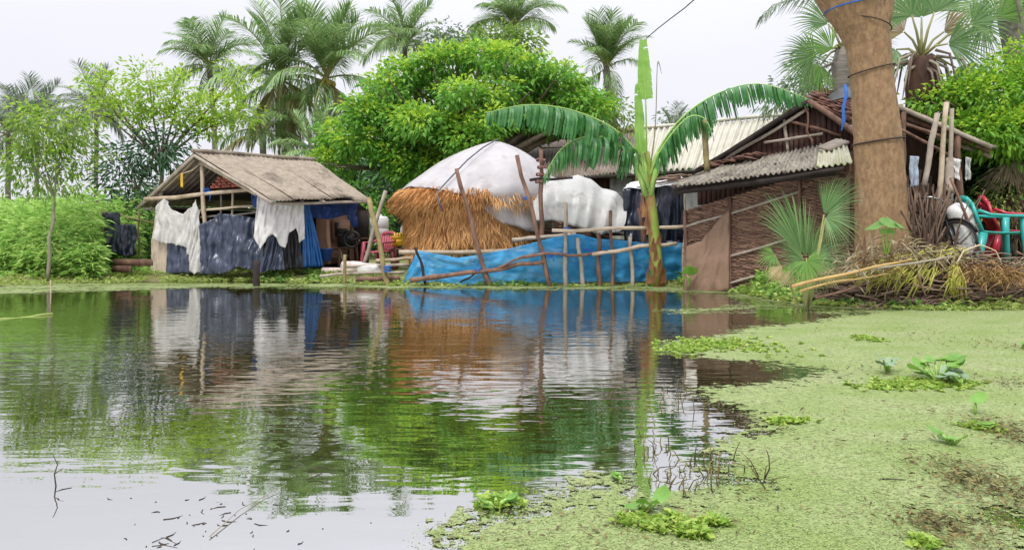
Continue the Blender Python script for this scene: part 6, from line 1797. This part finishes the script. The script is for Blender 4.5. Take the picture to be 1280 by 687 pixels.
# castor seedling in front of the trunk, and the broad leaf by the banana
def broad_plant(label, base, leaves, m_, name='broadleaf_plant', cat='plant', group=None, disc=7):
    t = thing(name, label, cat, base, group)
    base = Vector(base)
    for (dx, dy, dz, r_, tilt, yaw) in leaves:
        c = base + Vector((dx, dy, dz)); mb = MB()
        mb.tube([base + Vector((dx * .1, dy * .1, 0)), base + Vector((dx * .6, dy * .6, dz * .65)), c], [.012 if r_ > .1 else .008, .009, .005], n=5, m=1)
        Mx = Matrix.Rotation(yaw, 3, 'Z') @ Matrix.Rotation(tilt, 3, 'Y')
        vs = [c]; fs = []
        nA = 18
        for ring in (1, 2):
            for k_ in range(nA):
                a = 2 * PI * k_ / nA; rr_ = r_ * ring / 2 * (1 + .07 * math.sin(a * 5 + dx * 30) - (.35 if ring == 2 and k_ == nA // 2 else 0) * .8)
                vs.append(c + Mx @ Vector((math.cos(a) * rr_ + r_ * .55, math.sin(a) * rr_ * .9, .12 * r_ * (ring / 2) ** 2 * (1 + math.cos(2 * a)))))
        vs[0] = c + Mx @ Vector((r_ * .55, 0, 0))
        for k_ in range(nA):
            k2 = (k_ + 1) % nA
            fs.append((0, 1 + k_, 1 + k2)); fs.append((1 + k_, 1 + nA + k_, 1 + nA + k2, 1 + k2))
        mb.add(vs, fs, 0); mb.build('leaf', [m_, m_banrib], t, smooth=True)
    return t
broad_plant('small broad leaved seedling before the thick trunk', V(1108, 318, 9.4), [(0, 0, .42, .16, .5, -1.2), (.1, -.05, .36, .13, .6, -.4), (-.1, 0, .38, .13, .5, 3.4), (.05, .08, .3, .1, .4, 1)], m_weedb)
broad_plant('upright bright green leaf plant at the foot of the tarp shelter', V(861, 358, 12.6), [(-.02, 0, .22, .11, -.9, -1.5), (.05, 0, .2, .10, -.8, -1.0), (.0, -.05, .12, .09, -.4, 2.6)], m_hya)

# ----------------------------------------------------------------- floating plants
def hyacinth(label, px, py, n, spread, r_, h_, seed, m_=m_hya, extra=None):
    rng = np.random.default_rng(seed); lv = []
    for k_ in range(n):
        a = rng.uniform(0, 2 * PI); s_ = spread * math.sqrt(rng.random())
        lv.append((math.cos(a) * s_, math.sin(a) * s_, h_ * rng.uniform(.4, 1.1), r_ * rng.uniform(.7, 1.15), rng.uniform(-.7, .2), a + rng.normal() * .5))
    return broad_plant(label, WP(px, py), lv, m_, 'water_hyacinth', 'water plant', 'hyacinth clumps on the duckweed')
hyacinth('largest glossy green hyacinth clump on the duckweed', 1172, 476, 11, .12, .062, .13, 1)
hyacinth('grey green hyacinth leaves beside the largest clump', 1203, 482, 7, .10, .05, .08, 2, m_hyagrey)
hyacinth('single round hyacinth leaf above the debris patch', 1219, 518, 1, .01, .052, .07, 3)
hyacinth('lime hyacinth pad low on the debris patch', 1222, 535, 2, .03, .045, .025, 4)
hyacinth('small dark hyacinth sprout left of the lime pad', 1190, 556, 4, .05, .032, .05, 5)
hyacinth('bright round leaves floating at the bottom of the duckweed', 806, 640, 4, .05, .036, .045, 6)
hyacinth('tiny hyacinth sprout at the duckweed edge near bottom middle', 620, 634, 5, .05, .028, .035, 7)
hyacinth('small pale sprout floating left of the reeds', 777, 601, 2, .02, .026, .03, 8)
hyacinth('cut off hyacinth leaf at the right frame edge', 1277, 436, 2, .03, .055, .06, 9)
hyacinth('tall lily leaf clump left of the largest hyacinth', 1110, 466, 5, .06, .045, .10, 10, m_hyagrey)
def lettuce(label, blobs, seed):
    rng = np.random.default_rng(seed); mb = MB()
    for (px, py, rx, ry, n) in blobs:
        c = WP(px, py); sx_ = abs(WP(px + rx, py).x - c.x); sy_ = abs(WP(px, py - ry).y - c.y)
        cc = np.stack([c.x + rng.normal(size=n) * sx_ * .6, c.y + rng.normal(size=n) * sy_ * .5, np.full(n, .006)], 1)
        per = 7; p = np.repeat(cc, per, 0); a_ = rng.uniform(0, 2 * PI, n * per)
        d_ = np.stack([np.cos(a_), np.sin(a_), rng.uniform(.05, .8, n * per)], 1)
        mb.leaves(p, d_, rng.uniform(.018, .05, n * per), rng.uniform(.012, .03, n * per), rng, fold=.2, droop=.1)
    o = mb.build('water_weed', m_lettuce); tag(o, label, 'water weed', kind='stuff')
lettuce('bright lime water weed in mats on the duckweed', [(905, 432, 60, 9, 260), (850, 438, 20, 4, 90), (985, 528, 24, 4, 40), (1120, 484, 40, 6, 110), (1165, 480, 40, 6, 160), (830, 656, 40, 8, 60), (795, 652, 14, 8, 24), (865, 668, 14, 6, 40), (622, 630, 18, 6, 60), (1085, 424, 12, 4, 50), (1228, 535, 16, 6, 40), (1155, 680, 12, 5, 30), (890, 655, 14, 6, 30)], 5)
# thin reeds and twigs in the water
rng = np.random.default_rng(131)
mb = MB()
for (px, py, n, sp, h_) in [(860, 612, 10, 30, .12), (900, 590, 8, 25, .1), (815, 560, 16, 25, .06), (870, 575, 14, 25, .07), (850, 500, 10, 25, .1), (960, 600, 5, 20, .14), (830, 590, 10, 20, .06)]:
    for k_ in range(n):
        b_ = WP(px + rng.normal() * sp * .6, py + rng.normal() * 10); l = h_ * rng.uniform(.4, 1.2); v_ = Vector((rng.normal() * .4, rng.normal() * .4, 1)).normalized()
        mb.tube([b_, b_ + v_ * l * .6, b_ + v_ * l + Vector((rng.normal() * .02, 0, -.01))], [.0028, .0022, .001], n=4)
tag(mb.build('reeds', m_debris), 'thin dry reeds poking out of the water by the duckweed edge', 'reeds', kind='stuff')
mb = MB()
for k_ in range(60):
    px = 250 + rng.normal() * 70; py = 655 + rng.normal() * 22
    c = WP(px, max(585, py)); a = rng.uniform(0, 2 * PI); l = .006 + .06 * rng.random() ** 2.5
    mb.tube([c + Vector((0, 0, .001)), c + Vector((math.cos(a) * l * .5, math.sin(a) * l * .5, .001)), c + Vector((math.cos(a + .3) * l, math.sin(a + .3) * l, .0))], [rng.uniform(.0008, .0026), .0018, .0007], n=4)
for k_ in range(40):
    px = rng.uniform(560, 800); py = np.interp(px, [560, 800], [665, 610]) - abs(rng.normal()) * 14
    c = WP(px, py); a = rng.uniform(0, 2 * PI); l = rng.uniform(.01, .04)
    mb.tube([c + Vector((0, 0, .003)), c + Vector((math.cos(a) * l, math.sin(a) * l, .004))], [.0025, .001], n=4)
tag(mb.build('floating_scraps', m_twig), 'dark plant scraps floating in the foreground water', 'plant debris', kind='stuff')
tw = [('long pale twig floating across the lower left water', [(262, 672), (300, 640), (330, 622), (358, 608)], .0022), ('crooked dark twig standing out of the left water', [(70, 607), (68, 592), (72, 580), (66, 567)], .003), ('short bent twig floating near the bottom edge', [(190, 680), (205, 676), (222, 682)], .002),
      ('black twig floating left of the ripple rings', [(385, 588), (402, 586), (420, 590)], .003), ('dark forked twig floating in mid water', [(385, 600), (398, 597), (410, 602)], .003), ('slim dark twig lying on the duckweed', [(1100, 600), (1118, 602), (1132, 601)], .003), ('hooked reed stem rising from the duckweed edge', [(955, 600), (962, 585), (961, 570), (958, 562)], .0035)]
for i, (lb_, p, r_) in enumerate(tw):
    if i in (1, 6):
        d0 = WP(*p[0]).y; pts = [V(a, b_, d0) for a, b_ in p]
    else:
        pts = [WP(a, b_) + Vector((0, 0, .006 + .006 * (j % 2))) for j, (a, b_) in enumerate(p)]
    mb = MB(); mb.tube(pts, [r_ * (1 - .5 * j / (len(pts) - 1)) for j in range(len(pts))], n=5)
    if i in (1, 4): mb.tube([pts[1], pts[1] + Vector((.03, .01, .02))], [r_ * .7, r_ * .3], n=4)
    tag(mb.build('twig', m_twig if i else m_palebark), lb_, 'twig', 'twigs in the pond')
# line of weed at the left edge of the water
o = MB().pole(WP(-40, 402) + Vector((0, 0, .01)), WP(66, 393) + Vector((0, 0, .01)), .012, .012, .03, 3).build('floating_stem', m_weed); tag(o, 'green weed stem floating near the left bank', 'stem')
o = MB().pole(V(64, 362, 12.3) - Vector((0, 0, .3)), V(63, 350, 12.3), .012, .01, .02, 5).build('marker_stick', m_bamboo); tag(o, 'thin pale stick in the water near the left bank', 'stick')
# overhead wire
pts = [V(788, 66, 15) + Vector((0, 0, 0))]
pts = [V(808, 48, 13.6), V(822, 36, 12.6), V(840, 22, 11.6), V(856, 10, 10.8), V(872, -4, 10.2), V(930, -60, 9.0)]
o = MB().tube(pts, .009, n=5).build('overhead_wire', m_darkrope); tag(o, 'thin grey wire slanting up from the young banana leaf', 'wire')
